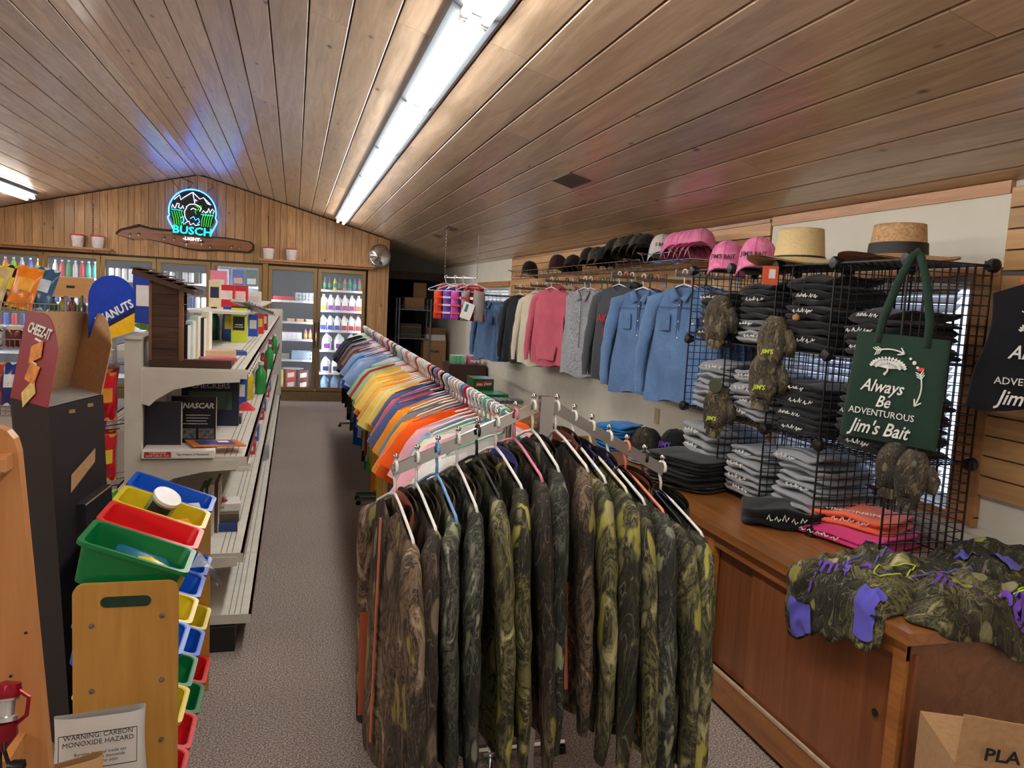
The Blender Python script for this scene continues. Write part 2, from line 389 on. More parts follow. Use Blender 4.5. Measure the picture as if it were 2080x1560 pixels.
# ceiling vents
for i, (px, py) in enumerate(((1160, 365), (915, 463), (888, 478))):
    d = ray(px, py); t_ = (ZRG+SL*XRG-CH)/(d.z+SL*d.x); P = CP+d*t_
    e = thing('ceiling_vent', 'dark louvred air vent set in the plank ceiling' + (' nearest the fluorescent strip lights', ' beyond the first vent', ' smallest, far down the room')[i], 'vent', tuple(P-Vector((0, 0, .006))))
    e.rotation_euler = (0, math.atan(SL), 0); s_ = (1, .8, .6)[i]
    MB().box((0, 0, .002), (.14*s_, .34*s_, .006)).build('backing', dark, e)
    fr = MB()
    for c, d_ in (((-.07*s_, 0, 0), (.012, .36*s_, .01)), ((.07*s_, 0, 0), (.012, .36*s_, .01)), ((0, -.17*s_, 0), (.14*s_, .012, .01)), ((0, .17*s_, 0), (.14*s_, .012, .01))): fr.box(c, d_)
    fr.build('frame', flat('vent_brown', (84, 66, 52), .5), e)
    sl = MB().box((0, 0, 0), (.012, .33*s_, .002)).mesh('louvre', flat('vent_brown', (84, 66, 52)))
    for k in range(8): link('louvre', sl, e, ((-.056+.016*k)*s_, 0, -.001), (0, .6, 0))
# fluorescent fixtures
tube_m = emis('tube', (255, 250, 244), TUBE_STRENGTH)
fixm = flat('fixture_white', (96, 104, 112), .5, 0, .02)
def fixture(x, y0, y1, label):
    P = (x, (y0+y1)/2, zc(x)-.006); L = y1-y0
    e = thing('fluorescent_light', label, 'ceiling light', P, 0, 'fluorescent strip lights'); e.rotation_euler = (0, math.atan(SL)*(1 if x > XRG else -1), 0)
    MB().prism([(-.105, 0), (.105, 0), (.095, -.03), (.05, -.045), (-.05, -.045), (-.095, -.03)], L-.01, 0, Matrix(((1, 0, 0, 0), (0, 0, 1, -L/2+.005), (0, 1, 0, 0), (0, 0, 0, 1)))).build('housing', fixm, e)
    for sx in (-.042, .042):
        MB().tube([(sx, -L/2+.04, -.066), (sx, L/2-.04, -.066)], .0185, 10).build('fluorescent_tube', tube_m, e, smooth=AS)
        for ey in (-L/2+.022, L/2-.022): MB().box((sx, ey, -.058), (.03, .03, .04)).build('tube_socket', white_pl, e)
    return e
ys = [-4.5, -3.0, -1.5, 0, 1.5, 3.0, 4.5, 6.0, 7.5, 9.0, 10.5, 11.95]  # rearmost two of each row, unseen behind the camera, are added as frontal fill
ORD = ['first', 'second', 'third', 'fourth', 'fifth', 'sixth', 'seventh', 'eighth', 'ninth', 'tenth', 'eleventh', 'twelfth', 'thirteenth', 'fourteenth', 'fifteenth', 'sixteenth']
for i in range(len(ys)-1):
    k = ORD[len(ys)-2-i]
    fixture(.645, ys[i], ys[i+1], '%s twin tube strip light from the cooler wall, on the milk cooler side' % k)
    fixture(-3.44, ys[i], ys[i+1], '%s twin tube strip light from the cooler wall, on the long cooler side' % k)
# ================================================================ COOLERS AND BACK WALL
bronze = flat('bronze', (150, 122, 78), .35, .6, .06); bronze_d = flat('bronze_dark', (34, 28, 22), .5)
cool_in = flat('cooler_inside', (70, 76, 90), .8, 0, .35, 120); led = emis('cooler_led', (235, 244, 255), 14.0)
shelf_m = flat('cooler_shelf', (225, 228, 230), .4)
gl = glass()
DEP = .72
def cooler(name, label, xs, levels):
    x0, x1 = xs[0], xs[-1]
    e = thing(name, label, 'cooler', ((x0+x1)/2, YB, 0)); ox = (x0+x1)/2
    b = MB(); W = x1-x0
    b.box((0, DEP+.03, 1.06), (W, .04, 2.1), 0); b.box((-W/2+.01, DEP/2+.02, 1.06), (.02, DEP, 2.1), 0); b.box((W/2-.01, DEP/2+.02, 1.06), (.02, DEP, 2.1), 0)
    b.box((0, DEP/2+.02, 2.10), (W, DEP, .02), 0); b.box((0, DEP/2+.02, .15), (W, DEP, .02), 0)
    b.build('body', [cool_in], e)
    MB().box((0, .0, .075), (W, .05, .15)).build('kick_plate', flat('kick_bronze', (128, 108, 76), .4, .5), e)
    MB().box((0, .03, 2.098), (W, .05, .03)).build('head_frame', bronze_d, e)
    for i in range(len(xs)-1):
        a, c = xs[i]-ox, xs[i+1]-ox; m_ = (a+c)/2; w_ = c-a-.016
        d = D.objects.new('door', None); COL.objects.link(d); d.parent = e; d.location = (m_, 0, 0)
        f = MB(); fw = .05
        for cc, dd in (((-w_/2+fw/2, 0, 1.12), (fw, .04, 1.92)), ((w_/2-fw/2, 0, 1.12), (fw, .04, 1.92)), ((0, 0, 2.055), (w_-2*fw, .04, fw)), ((0, 0, .19), (w_-2*fw, .04, .06))): f.box(cc, dd)
        f.build('door_frame', bronze, d)
        MB().box((0, .004, 1.12), (w_-2*fw, .008, 1.82)).build('glass', gl, d)
        MB().bar((w_/2-.02 if i % 2 == 0 else -w_/2+.02, -.04, .85), (w_/2-.02 if i % 2 == 0 else -w_/2+.02, -.04, 1.25), .016).build('handle', black_pl, d)
        MB().box((a+.034, .034, 1.12), (.012, .014, 1.8)).build('light_strip', led, e)
        MB().box((c-.034, .034, 1.12), (.012, .014, 1.8)).build('light_strip', led, e)
        for z in levels[i]:
            s_ = MB(); s_.box((m_, .36, z-.008), (w_-.03, .54, .012)); s_.box((m_, .085, z+.004), (w_-.03, .006, .03)); s_.build('shelf', shelf_m, e)
    return e
XS1 = [-4.20, -3.46, -2.72, -1.975, -1.226, -.48]; XS2 = [-.40, .34, 1.085]
lv_r = [aty(690, y, YB+.1).z for y in (592, 633.5, 674, 714, 759.5)]; lv_l = [aty(600, y, YB+.1).z for y in (613, 655.6, 691, 732.5)]
lev5 = [[1.73, 1.36, 1.0, .62, .3]]*5
cooler('glass_door_cooler', 'long bronze framed reach-in cooler with five glass doors of canned drinks', XS1, lev5)
cooler('glass_door_cooler', 'two door bronze framed milk cooler beside the storage alcove', XS2, [lv_l, lv_r])
st(MB().box((-.44, YB+.03, 1.06), (.08, .1, 2.1)).build('trim_12', bronze))
# ledges over the coolers
for nm, xa, xb in (('trim_13', -4.6, -2.56), ('trim_14', -.53, 1.22)):
    st(MB().box(((xa+xb)/2, YB-.06, 2.165), (xb-xa, .15, .03)).box(((xa+xb)/2, YB-.035, 2.135), (xb-xa-.06, .09, .04)).build(nm, oak))
# --- product kinds
def can_mesh(c1, c2): return None
PM = {}
def product(kind, cols):
    k = (kind,)+tuple(m.name for m in cols)
    if k in PM: return PM[k]
    b = MB(); n = 12
    if kind == 'can': b.lathe([(.024, 0), (.031, .008), (.031, .03), (.031, .10), (.027, .115), (.024, .12)], n, [1, 0, 0, 0, 1])
    elif kind == 'tallcan': b.lathe([(.025, 0), (.033, .008), (.033, .04), (.033, .14), (.028, .158), (.025, .162)], n, [1, 0, 0, 0, 1])
    elif kind == 'bottle': b.lathe([(.028, 0), (.033, .006), (.033, .06), (.033, .13), (.028, .16), (.013, .195), (.013, .205), (.015, .205), (.015, .225), (0, .226)], n, [2, 2, 0, 2, 2, 2, 1, 1, 1])
    elif kind == 'jug':
        b.lathe([(.045, 0), (.052, .01), (.052, .08), (.052, .16), (.05, .17), (.03, .215), (.019, .235), (.019, .242), (.021, .242), (.021, .262), (0, .263)], 8, [2, 2, 2, 2, 2, 2, 2, 1, 1, 1], RZ(pi/8), 1)
        b.box((0, -.051, .06), (.075, .004, .07), 0); b.tube([(.03, -.03, .215), (.05, -.03, .19), (.052, -.03, .15)], .008, 6, 2)
    elif kind == 'biggallon':
        b.lathe([(.06, 0), (.073, .015), (.075, .1), (.073, .16), (.05, .22), (.02, .255), (.02, .262), (.023, .262), (.023, .282), (0, .283)], 10, [2, 2, 2, 2, 2, 2, 1, 1, 1])
        b.box((0, -.073, .08), (.09, .004, .07), 0); b.tube([(.03, -.04, .235), (.066, -.05, .20), (.07, -.05, .15)], .009, 6, 2)
    elif kind == 'carton': b.box((0, 0, .05), (.06, .06, .10), 0); b.box((0, 0, .105), (.05, .06, .012), 1)
    PM[k] = b.mesh(kind, cols, AS); return PM[k]
def colr(n, c, r=.35): return flat('pk_'+n, c, r, 0, .06)
alu = flat('alu', (205, 207, 210), .3, .8)
CC = {'silver': (200, 204, 210), 'red': (190, 30, 38), 'green': (40, 140, 70), 'blue': (40, 70, 180), 'orange': (226, 112, 40), 'white': (232, 234, 236), 'teal': (70, 160, 150), 'black': (36, 34, 38), 'yellow': (226, 200, 50), 'lime': (140, 200, 60), 'pink': (222, 120, 140), 'purple': (140, 50, 170), 'navy': (30, 40, 110), 'brown': (96, 52, 30), 'magenta': (200, 50, 150)}
doorn = ['fifth', 'fourth', 'third', 'second', 'first']
plan = [['green', 'orange', 'lime', 'silver', 'blue', 'yellow'], ['silver', 'red', 'green', 'silver', 'red', 'teal', 'teal'], ['white', 'white', 'white', 'white', 'black', 'black', 'silver'], ['black', 'silver', 'black', 'silver', 'white', 'black', 'silver'], None]
plan2 = [['navy', 'black', 'navy', 'blue', 'black', 'navy'], ['blue', 'silver', 'navy', 'white', 'blue', 'red', 'orange'], ['white', 'black', 'white', 'black', 'red', 'black', 'silver'], ['purple', 'silver', 'purple', 'white', 'navy', 'silver', 'white'], None]
plan3 = [['red', 'blue', 'red', 'navy', 'red', 'blue'], ['pink', 'silver', 'black', 'blue', 'red', 'navy', 'red'], ['blue', 'blue', 'navy', 'blue', 'silver', 'blue', 'blue'], ['black', 'navy', 'red', 'blue', 'silver', 'red', 'black'], None]
for di in range(5):
    a, c = XS1[di], XS1[di+1]
    for si, pl in enumerate((plan[di], plan2[di], plan3[di])):
        if pl is None: continue
        z = lev5[0][si]
        for i, cn in enumerate(pl):
            x = a+.11+(c-a-.22)*i/(len(pl)-1)
            kind = 'bottle' if (si == 0 and di < 2) else ('tallcan' if (di+si) % 2 == 0 else 'can')
            sc = 1.15 if kind != 'can' else 1.5
            me = product(kind, [colr(cn, CC[cn]), (colr('cap', (230, 230, 230)) if kind == 'bottle' else alu), (colr(cn, CC[cn]))])
            for rw in range(1):
                o = link({'bottle': 'drink_bottle', 'tallcan': 'drink_can', 'can': 'drink_can'}[kind], me, None, (x, YB+.16, z)); o.scale = (sc, sc, sc)
                tag(o, '%s %s on the %s shelf down behind the %s door of the long cooler' % (cn, kind.replace('tallcan', 'tall can'), ('top', 'second', 'third')[si], doorn[di]), 'bottle' if kind == 'bottle' else 'can', 'drinks in the long cooler')
# first long-cooler door: hanging packs on pegboard
pb = MB().box((-.85, YB+.45, 1.55), (.62, .012, 1.0)).build('pegboard', flat('pegboard', (176, 206, 236), .5), None)
tag(pb, 'pale blue perforated pegboard inside the cooler door beside the milk cooler', 'pegboard')
hole = flat('peghole', (70, 100, 140), .8); hb = MB()
for i in range(18):
    for j in range(28): hb.box((-1.12+i*.032, YB+.443, 1.09+j*.034), (.008, .002, .008))
ho = hb.build('hole', hole, pb); ho['kind'] = 'stuff'
for i, (x, cn, c2, lb) in enumerate(((-1.08, (206, 222, 226), (120, 170, 190), 'clear'), (-.86, (40, 70, 160), (214, 150, 110), 'blue'), (-.66, (40, 90, 80), (225, 228, 220), 'green and white'))):
    o = MB().box((0, 0, 0), (.17, .02, .24), 0).box((0, -.011, -.05), (.13, .003, .09), 1).build('hanging_pack', [colr('pack%d' % i, cn), colr('packb%d' % i, c2)], None, (x, YB+.41, 1.88))
    tag(o, '%s carded pack hanging at the top of the cooler pegboard' % lb, 'pack', 'packs on the pegboard')
# milk cooler contents
def prod(kind, nm, label, cat, cols, x, z, sc=1.0, y=.2, grp='goods in the milk cooler'):
    o = link(nm, product(kind, cols), None, (x, YB+y, z)); o.scale = (sc,)*3; return tag(o, label, cat, grp)
milk = colr('milk', (240, 240, 238)); wat = flat('water', (150, 190, 230), .1, 0, .05, alpha=.75)
XA, XB = .44, 1.02
z1, z2, z3, z4, z5 = lv_r
for i, cn in enumerate(('brown', 'black', 'yellow', 'brown', 'pink', 'teal', 'blue', 'red')):
    prod('bottle', 'juice_bottle', '%s juice bottle on the top shelf of the milk cooler' % cn, 'bottle', [colr('grn_label', (20, 130, 90)), colr('grn_cap', (30, 120, 80)), colr(cn, CC[cn])], XA+.02+(XB-XA-.04)*i/7, z1, .95)
for i, cn in enumerate(('yellow', 'purple', 'purple', 'magenta', 'magenta', 'orange')):
    prod('jug', 'milk_jug', 'white milk jug with %s label on the second shelf' % cn, 'jug', [colr(cn, CC[cn]), colr('capw', (225, 200, 225)), milk], XA+.005+(XB-XA-.03)*i/5, z2, 1.02)
for i, cn in enumerate(('blue', 'blue', 'blue', 'red', 'red', 'red')):
    prod('jug', 'milk_jug', 'white milk jug with %s label on the third shelf' % cn, 'jug', [colr(cn, CC[cn]), colr(cn, CC[cn]), milk], XA+.005+(XB-XA-.03)*i/5, z3, 1.02)
for i, cn in enumerate(('purple', 'purple', 'magenta')):
    prod('biggallon', 'milk_jug', 'gallon milk jug with %s label on the fourth shelf' % cn, 'jug', [colr(cn, CC[cn]), colr(cn, CC[cn]), milk], XA+.07+.19*i, z4, 1.05)
for i in range(3): prod('biggallon', 'milk_jug', 'gallon milk jug with navy label on the fifth shelf', 'jug', [colr('navy', CC['navy']), colr('blue', CC['blue']), milk], XA+.06+.16*i, z5, 1.0)
for i in range(4): prod('biggallon', 'water_jug', 'clear blue water jug on the cooler floor', 'jug', [wat, colr('blue', CC['blue']), wat], XA+.05+.155*i, .165, .85)
# left milk-cooler door
def crate(nm, label, x, z, d, c, holes=False):
    b = MB(); w_, dp, h = d; t = .006
    for cc, dd in (((0, 0, t/2), (w_, dp, t)), ((-w_/2, 0, h/2), (t, dp, h)), ((w_/2, 0, h/2), (t, dp, h)), ((0, dp/2, h/2), (w_, t, h))): b.box(cc, dd)
    if holes:
        n = 7
        for r_ in range(3):
            b.box((0, -dp/2, h*(.12+.38*r_)), (w_, t, h*.14))
        for k in range(n+1): b.box((-w_/2+w_*k/n, -dp/2, h/2), (w_/n*.4, t, h))
    else: b.box((0, -dp/2, h/2), (w_, t, h))
    return tag(b.build(nm, flat('crate_'+nm+str(c), c, .5), None, (x, YB+.26, z)), label, 'basket')
za, zb, zc_, zd = lv_l
crate('red_tray', 'shallow red plastic tray on the upper cooler shelf', -.17, za, (.30, .3, .075), (205, 30, 50)); 
tag(MB().box((0, 0, .0), (.27, .26, .05)).build('butter_box', colr('bluebox', (70, 100, 180)), None, (-.18, YB+.26, za+.036)), 'blue and white boxes inside the red tray', 'box')
for k in range(3):
    b = MB()
    for i in range(6):
        for j in range(3): b.lathe([(.022, 0), (.026, .03), (.018, .045)], 8, 0, T(-.13+.052*i, -.05+.052*j, .0))
    b.box((0, 0, .012), (.32, .17, .006)); b.box((0, 0, .045), (.32, .17, .004))
    tag(b.build('egg_carton', flat('eggc', (196, 206, 216), .6), None, (.16, YB+.22, za+k*.05)), 'pale foam egg carton in the stack beside the red tray', 'carton', 'egg cartons')
for i in range(3): tag(MB().rbox((0, 0, .025), (.11, .09, .05), .012).rbox((0, 0, .054), (.115, .095, .008), .012, 1).build('food_tub', [colr('peach', (226, 160, 110)), colr('lidc', (230, 220, 200))], None, (-.05+.14*i, YB+.2, zb)), 'peach coloured food tub on the middle cooler shelf', 'tub', 'food tubs')
for i in range(4): prod('carton', 'milk_carton', 'small white and %s carton in the milk cooler' % ('red' if i % 2 == 0 else 'blue'), 'carton', [colr('whitec', (235, 235, 238)), colr('red' if i % 2 == 0 else 'blue', CC['red' if i % 2 == 0 else 'blue'])], -.14+.075*i, zc_, 1.2)
for i in range(3): prod('bottle', 'juice_bottle', 'yellow and pink juice bottle on the carton shelf', 'bottle', [colr('yellow', CC['yellow']), colr('purple', CC['purple']), colr('pink', CC['pink'])], .18+.07*i, zc_, .8)
crate('plastic_basket', 'pale blue perforated plastic basket in the milk cooler', .13, zd, (.30, .3, .14), (186, 212, 238), True)
for i in range(2):
    b = MB()
    for k in range(6): b.box((0, 0, .01+.016*k), (.2, .22, .006))
    for sx in (-.1, .1): b.box((sx, 0, .05), (.006, .22, .1))
    if i == 0: tag(b.build('wire_tray', colr('ltgreen', (190, 210, 180)), None, (-.17, YB+.24, zd)), 'pale green slotted tray beside the blue basket', 'tray')
for i, (cn, lb) in enumerate((((226, 200, 30), 'yellow'), ((206, 46, 50), 'red'), ((110, 56, 40), 'brown'))):
    for k in range(2):
        o = MB().box((0, 0, .075), (.15, .2, .15), 0).prism([(-.05, .03), (.05, .05), (.05, .12), (-.05, .10)], .002, 1, Matrix(((1, 0, 0, 0), (0, 0, -1, -.1), (0, 1, 0, 0), (0, 0, 0, 1)))).build('soda_case', [colr('case'+lb, cn), colr('casew', (232, 228, 222))], None, (-.22+.19*i, YB+.24, .165+.152*k))
        tag(o, '%s twelve-pack soda case, %s one of its pair on the cooler floor' % (lb, ('lower', 'upper')[k]), 'case')
tag(MB().lathe([(.14, 0), (.16, .012), (.17, .014), (.17, .02)], 24).build('white_platter', colr('platter', (226, 228, 230)), None, (.0, YB+.3, .47), smooth=AS), 'white platter lying on top of the soda cases', 'platter')
# --- buckets
def bucket(x, label, bail):
    e = thing('plastic_bucket', label, 'bucket', (x, YB-.07, 2.18), 0, 'white buckets on the ledges')
    MB().lathe([(.068, 0), (.072, .005), (.083, .15), (.088, .15), (.088, .165)], 20, 0).build('body', flat('bucket_white', (228, 222, 218), .5), e, smooth=AS)
    MB().lathe([(.09, .158), (.092, .17), (.09, .178), (0, .18)], 20, 0).build('lid', flat('bucket_lid', (190, 50, 56), .4), e, smooth=AS)
    pts = [(.088*cos(a), -.088*abs(sin(a))*.5-.02 if bail < 0 else -.03, .155+bail*.11*sin(a)) for a in [pi*k/10 for k in range(11)]]
    MB().tube(pts, .0025, 6).build('bail_handle', steel, e)
bucket(aty(160, 490, YB).x, 'white bucket with red lid, its wire handle hanging across the front', -1); bucket(aty(201, 490, YB).x, 'white bucket with red lid and handle raised, beside the long plaque', 1)
bucket(aty(546, 512, YB).x, 'white bucket with red lid at the left end of the milk cooler ledge', 1); bucket(aty(592, 514, YB).x, 'white bucket with red lid standing alone mid ledge over the milk cooler', 1)
# --- live edge plaque
bark = flat('bark', (52, 34, 24), .8, 0, .4, 40, .3); slabm = wood('slab_wood', (112, 66, 34), (158, 100, 54), 0, .4, .3, True, .7)
top = [(0, .3), (.03, .55), (.1, .75), (.16, .95), (.24, .78), (.34, .74), (.45, .74), (.55, .55), (.65, .45), (.78, .46), (.9, .38), (.97, .3), (1, .1)]
bot = [(1, -.25), (.97, -.5), (.88, -.5), (.75, -.48), (.6, -.58), (.5, -.5), (.4, -.3), (.3, -.12), (.2, .02), (.12, -.12), (.05, .05), (0, .18)]
P0, P1 = aty(236, 482, YB), aty(517, 500, YB); LN = P1.x-P0.x
e = thing('wood_plaque', 'long live-edge wooden slab plaque painted with small flying birds', 'plaque', (P0.x, YB-.045, 2.36))
poly = [(q[0]*LN, q[1]*.22) for q in top+bot]
inn = [(LN*.5+(a-LN*.5)*.965, b*.80) for a, b in poly]
MW = Matrix(((1, 0, 0, 0), (0, 0, -1, 0), (0, 1, 0, 0), (0, 0, 0, 1)))
MB().prism(poly, .03, 0, T(0, .04, 0) @ MW).build('bark_edge', bark, e); MB().prism(inn, .012, 0, T(0, .012, 0) @ MW).build('wood_face', slabm, e)
bird_d = flat('bird_dark', (46, 40, 36), .7); bird_w = flat('bird_pale', (196, 186, 170), .7)
for fx, fy, s_ in ((.1, .045, .8), (.16, .06, .9), (.34, .03, 1), (.41, .03, .9), (.5, -.02, 1.3), (.61, -.0, 1.2), (.67, -.045, .8), (.83, -.03, .8), (.89, -.035, .6)):
    b = MB(); s_ *= .045
    b.prism([(-s_, .1*s_), (-.2*s_, .25*s_), (.9*s_, .2*s_), (.5*s_, -.1*s_), (-.3*s_, -.15*s_)], .002, 0); b.prism([(-.1*s_, .1*s_), (.2*s_, 1.0*s_), (.45*s_, .1*s_)], .002, 0); b.prism([(-.3*s_, 0), (-.1*s_, -1.0*s_), (.25*s_, -.1*s_)], .002, 1)
    b.build('painted_bird', [bird_d, bird_w], e, M=T(LN*fx, -.0005, fy) @ MW)
# --- neon sign
e = thing('neon_sign', 'round lit neon beer sign with mountains, a leaping bass and lettering', 'sign', tuple(aty(393, 432, YB)-Vector((0, .09, 0))))
nb = emis('neon_blue', (40, 120, 255), 7); nw = emis('neon_white', (235, 240, 255), 2); ng = emis('neon_green', (40, 170, 40), 1.3); nc = emis('neon_cyan', (20, 190, 225), 1.6)
R_ = .325
MB().lathe([(R_*.98, 0), (R_*.98, .012), (0, .012)], 40).build('backing_disc', flat('sign_black', (8, 8, 10), .3), e, M=T(0, .03, .0) @ MW)
def neon(name, lines, m_, r_=.0042):
    b = MB()
    for ln in lines: b.tube([(x*R_, -.012, y*R_) for x, y in ln], r_, 6)
    b.build(name, m_, e, smooth=True)
arc = [(cos(a), sin(a)) for a in [math.radians(200-220*k/28) for k in range(29)]]
neon('outer_ring', [[(-.78, -.85), (-1.0, -.45), (-1.04, -.3), (-.97, -.2)]+arc[2:27]+[(.97, -.2), (1.04, -.35), (1.0, -.5), (.78, -.95)]], nb, .009)
neon('mountain', [[(-.78, .5), (-.55, .72), (-.5, .5), (-.4, .6), (-.05, .85), (0, .88), (.3, .6), (.45, .68), (.75, .4)], [(.0, .85), (.05, .6), (.08, .4), (.12, .58), (.18, .5)], [(.5, .62), (.62, .42), (.78, .38)]], nw)
neon('clouds', [[(-.88, .12), (-.84, .28), (-.78, .14), (-.72, .12)], [(-.72, .14), (-.66, .34), (-.56, .32), (-.6, .16), (-.5, .12)], [(-.48, .12), (-.42, .26), (-.38, .12)], [(.4, 0), (.46, .1), (.55, 0), (.6, .08)], [(.62, .02), (.68, .22), (.74, .02)], [(.74, .04), (.84, .2), (.92, .1), (.86, .0)]], nw)
neon('water_line', [[(-.9, .06), (-.5, .04), (-.42, 0)], [(.35, -.08), (.6, -.1), (.9, -.1)]], nc, .005)
neon('reeds', [[(s_*(.88-.1*k), -.02+.03*(k % 2)), (s_*(.80-.1*k), -.3), (s_*(.74-.09*k), -.62)] for s_ in (-1, 1) for k in range(5)], ng)
neon('bass', [[(-.28, .2), (-.12, .34), (.1, .36), (.25, .3), (.35, .18), (.3, .05)], [(-.25, .18), (-.35, 0), (-.32, -.25), (-.2, -.45)], [(-.08, .1), (.02, .18), (.14, .12)]], nw)
neon('bass_back', [[(.1, .3), (.22, .24), (.26, .12), (.15, .1), (.1, 0), (.16, -.08)], [(.2, .28), (.36, .3), (.38, .14)]], ng)
neon('splash', [[(-.5, -.3), (-.4, -.22), (-.36, -.4), (-.44, -.5), (-.3, -.56)], [(-.1, -.3), (.05, -.2), (.12, -.36), (.25, -.26), (.3, -.42), (.2, -.52)]], nb)
neon('foam', [[(-.3, -.5), (-.15, -.42), (-.1, -.58), (.05, -.5), (.12, -.6), (.3, -.54)]], nw)
Ms = lambda z: frame((0, -.022, z*R_), (1, 0, -.04), (0, 0, 1))
MB().prism([(-.84, -.62), (.78, -.68), (.8, -1.12), (-.84, -1.06)], .01, 0, T(0, -.004, 0) @ Matrix.Diagonal((R_, 1, R_, 1)) @ MW).build('letter_panel', flat('sign_black', (8, 8, 10)), e)
text('lettering', 'BUSCH', .155, nc, e, Ms(-.86), sx=1.12, bold=.02); text('lettering', '-LIGHT-', .062, nw, e, Ms(-1.22), sx=1.2, bold=.02)
MB().tube([(-.2, .02, .33), (-.28, .06, .42), (-.34, .07, .5)], .004, 5).tube([(.2, .02, .32), (.28, .06, .40), (.24, .07, .44)], .004, 5).build('hanging_cord', ink, e)
mc = MB(); pts = [aty(x, y, YB-.02) for x, y in ((0, 403), (135, 388), (280, 367), (360, 357), (392, 372), (380, 386))]; mc.tube(pts, .006, 5); mc.box(tuple(pts[2]), (.09, .03, .05))
tag(mc.build('power_cord', ink), 'black power cord and plug running under the ceiling to the neon sign', 'cord')
for i, x in enumerate((189.5, 545)):
    a = aty(x, 440 if i else 415, YB-.12); b = aty(x, 520, YB-.12); m_ = MB(); n_ = 24
    for k in range(n_): m_.lathe([(.004, -.008), (.008, 0), (.004, .008)], 6, 0, T(*(a.lerp(b, k/(n_-1)))))
    m_.tube([a, b], .0015, 4); tag(m_.build('pull_chain', ink), 'thin dark bead chain hanging in front of the %s ledge' % ('long cooler', 'milk cooler')[i], 'chain')
# --- convex mirror
Pm = aty(772, 520, YB-.13)
e = thing('convex_mirror', 'round convex security mirror at the corner of the pine wall', 'mirror', tuple(Pm))
Mm = frame((0, 0, 0), (1, .25, 0), (0, .0, 1)); rr = .175
MB().lathe([(rr*sin(a), .09*(cos(a)-cos(1.45))/(1-cos(1.45))) for a in [1.45*k/10 for k in range(10, -1, -1)]], 28, 0, Mm).build('mirror_dome', flat('mirror_m', (225, 228, 230), .04, 1, .01), e, smooth=True)
MB().lathe([(rr, -.012), (rr+.008, -.004), (rr, .006)], 28, 0, Mm).build('rim', steel, e); MB().tube([(0, 0, 0), (.03, .1, .05), (.06, .13, .15)], .008, 6).build('bracket', steel, e)
# ================================================================ GARMENTS
def garment(W=.235, L=.70, th=.045, sleeve='short', seed=0, flare=.03, hw_top=None, neck=.075, sl_out=.5, slen=None, srad=.075, lump=1.0, vneck=.035):
    b = MB(); rg = random.Random(seed); ph = [rg.uniform(0, 6.28) for _ in range(6)]; nu, nv = 28, 14
    def fn(u, v):
        a = 2*pi*u; t = v; x0 = cos(a)
        x0 = math.copysign(abs(x0)**.8, x0)
        hw = W*(1-.10*sin(pi*min(1, t*1.6))*.8)+flare*t
        x = hw*x0; tk = .014+(th-.014)*min(1, t/.3)**.7
        y = tk*sin(a)*(.75+.25*sin(3*x/W+ph[0]))
        fo = lump*t**.7*(.016*sin(7*x/W+ph[1]+1.5*t)+.010*sin(13*x/W+ph[2]-2*t)); y += fo
        drop = .36*max(0, abs(x)-neck)+(.0 if abs(x) > neck else -.0)
        z = -.075-drop*(1-t)-t*L-.015*t*sin(4*x/W+ph[3])
        if t < .2 and abs(x) < neck: z -= vneck*(1-(x/neck)**2)*(1 if sin(a) < 0 else .1)*(1-t/.2)
        return (x, y, z)
    b.surf(fn, nu, nv, True)
    if sleeve:
        for s_ in (-1, 1):
            x0 = s_*(W-.035); z0 = -.075-.36*(W-.035-neck)-.06
            if sleeve == 'short':
                l = slen or .2; n_ = 4; dx, dz = sl_out, -math.sqrt(1-sl_out**2)
                pts = [(x0+s_*dx*l*k/n_, .006*sin(ph[4]+k), z0+dz*l*k/n_) for k in range(n_+1)]; rs = [srad*.85, srad, srad, srad*1.02, srad*1.05]; pts = [(s_*(W-.10), 0, -.075-.36*(W-.10-neck)-.022)]+pts; rs = [srad*.2]+rs
            else:
                l = slen or .58; n_ = 9
                pts = [(x0+s_*(.04+.09*sin(pi*.5*k/n_)-.03*(k/n_)**2), -.012+.02*sin(ph[4]+2.2*k/n_), z0-l*k/n_) for k in range(n_+1)]
                rs = [srad*(1-.42*k/n_)*(1+.10*sin(ph[5]+2.3*k)) for k in range(n_+1)]; rs[-1] = rs[-2]*.78; pts = [(s_*(W-.10), 0, -.075-.36*(W-.10-neck)-.022), (s_*(W-.05), 0, -.075-.36*(W-.05-neck)-.04)]+pts; rs = [srad*.2, srad*.75]+rs
            b.tube(pts, rs, 10, 0, False, flat=.55)
    return b
def hanger_mesh():
    b = MB(); r = .0045
    hook = [(.018*cos(a), 0, .0+.018*sin(a)) for a in [math.radians(-40+k*22) for k in range(11)]]
    b.tube(hook+[(-.012, 0, -.02), (0, 0, -.045), (0, 0, -.075)], r, 6)
    b.tube([(0, 0, -.072), (-.06, 0, -.088), (-.195, 0, -.142), (-.21, 0, -.155), (-.195, 0, -.163), (0, 0, -.166), (.195, 0, -.163), (.21, 0, -.155), (.195, 0, -.142), (.06, 0, -.088), (0, 0, -.072)], r, 6)
    return b
HM = hanger_mesh().mesh('clothes_hanger', white_pl, True)
HC = {'white': white_pl, 'blue': flat('h_blue', (110, 160, 215), .35), 'pink': flat('h_pink', (226, 130, 160), .35), 'black': black_pl, 'red': flat('h_red', (205, 40, 56), .35), 'clear': flat('h_clear', (196, 202, 204), .2), 'coral': flat('h_coral', (228, 138, 108), .4), 'cream': flat('h_cream', (226, 222, 190), .4), 'teal': flat('h_teal', (20, 110, 100), .35), 'mint': flat('h_mint', (140, 210, 180), .35), 'navy': flat('h_navy', (40, 46, 110), .35)}
def hanger(cn, M, label, group):
    o = link('clothes_hanger', HM, None, None, None, M, [HC[cn]]); return tag(o, label, 'hanger', group)
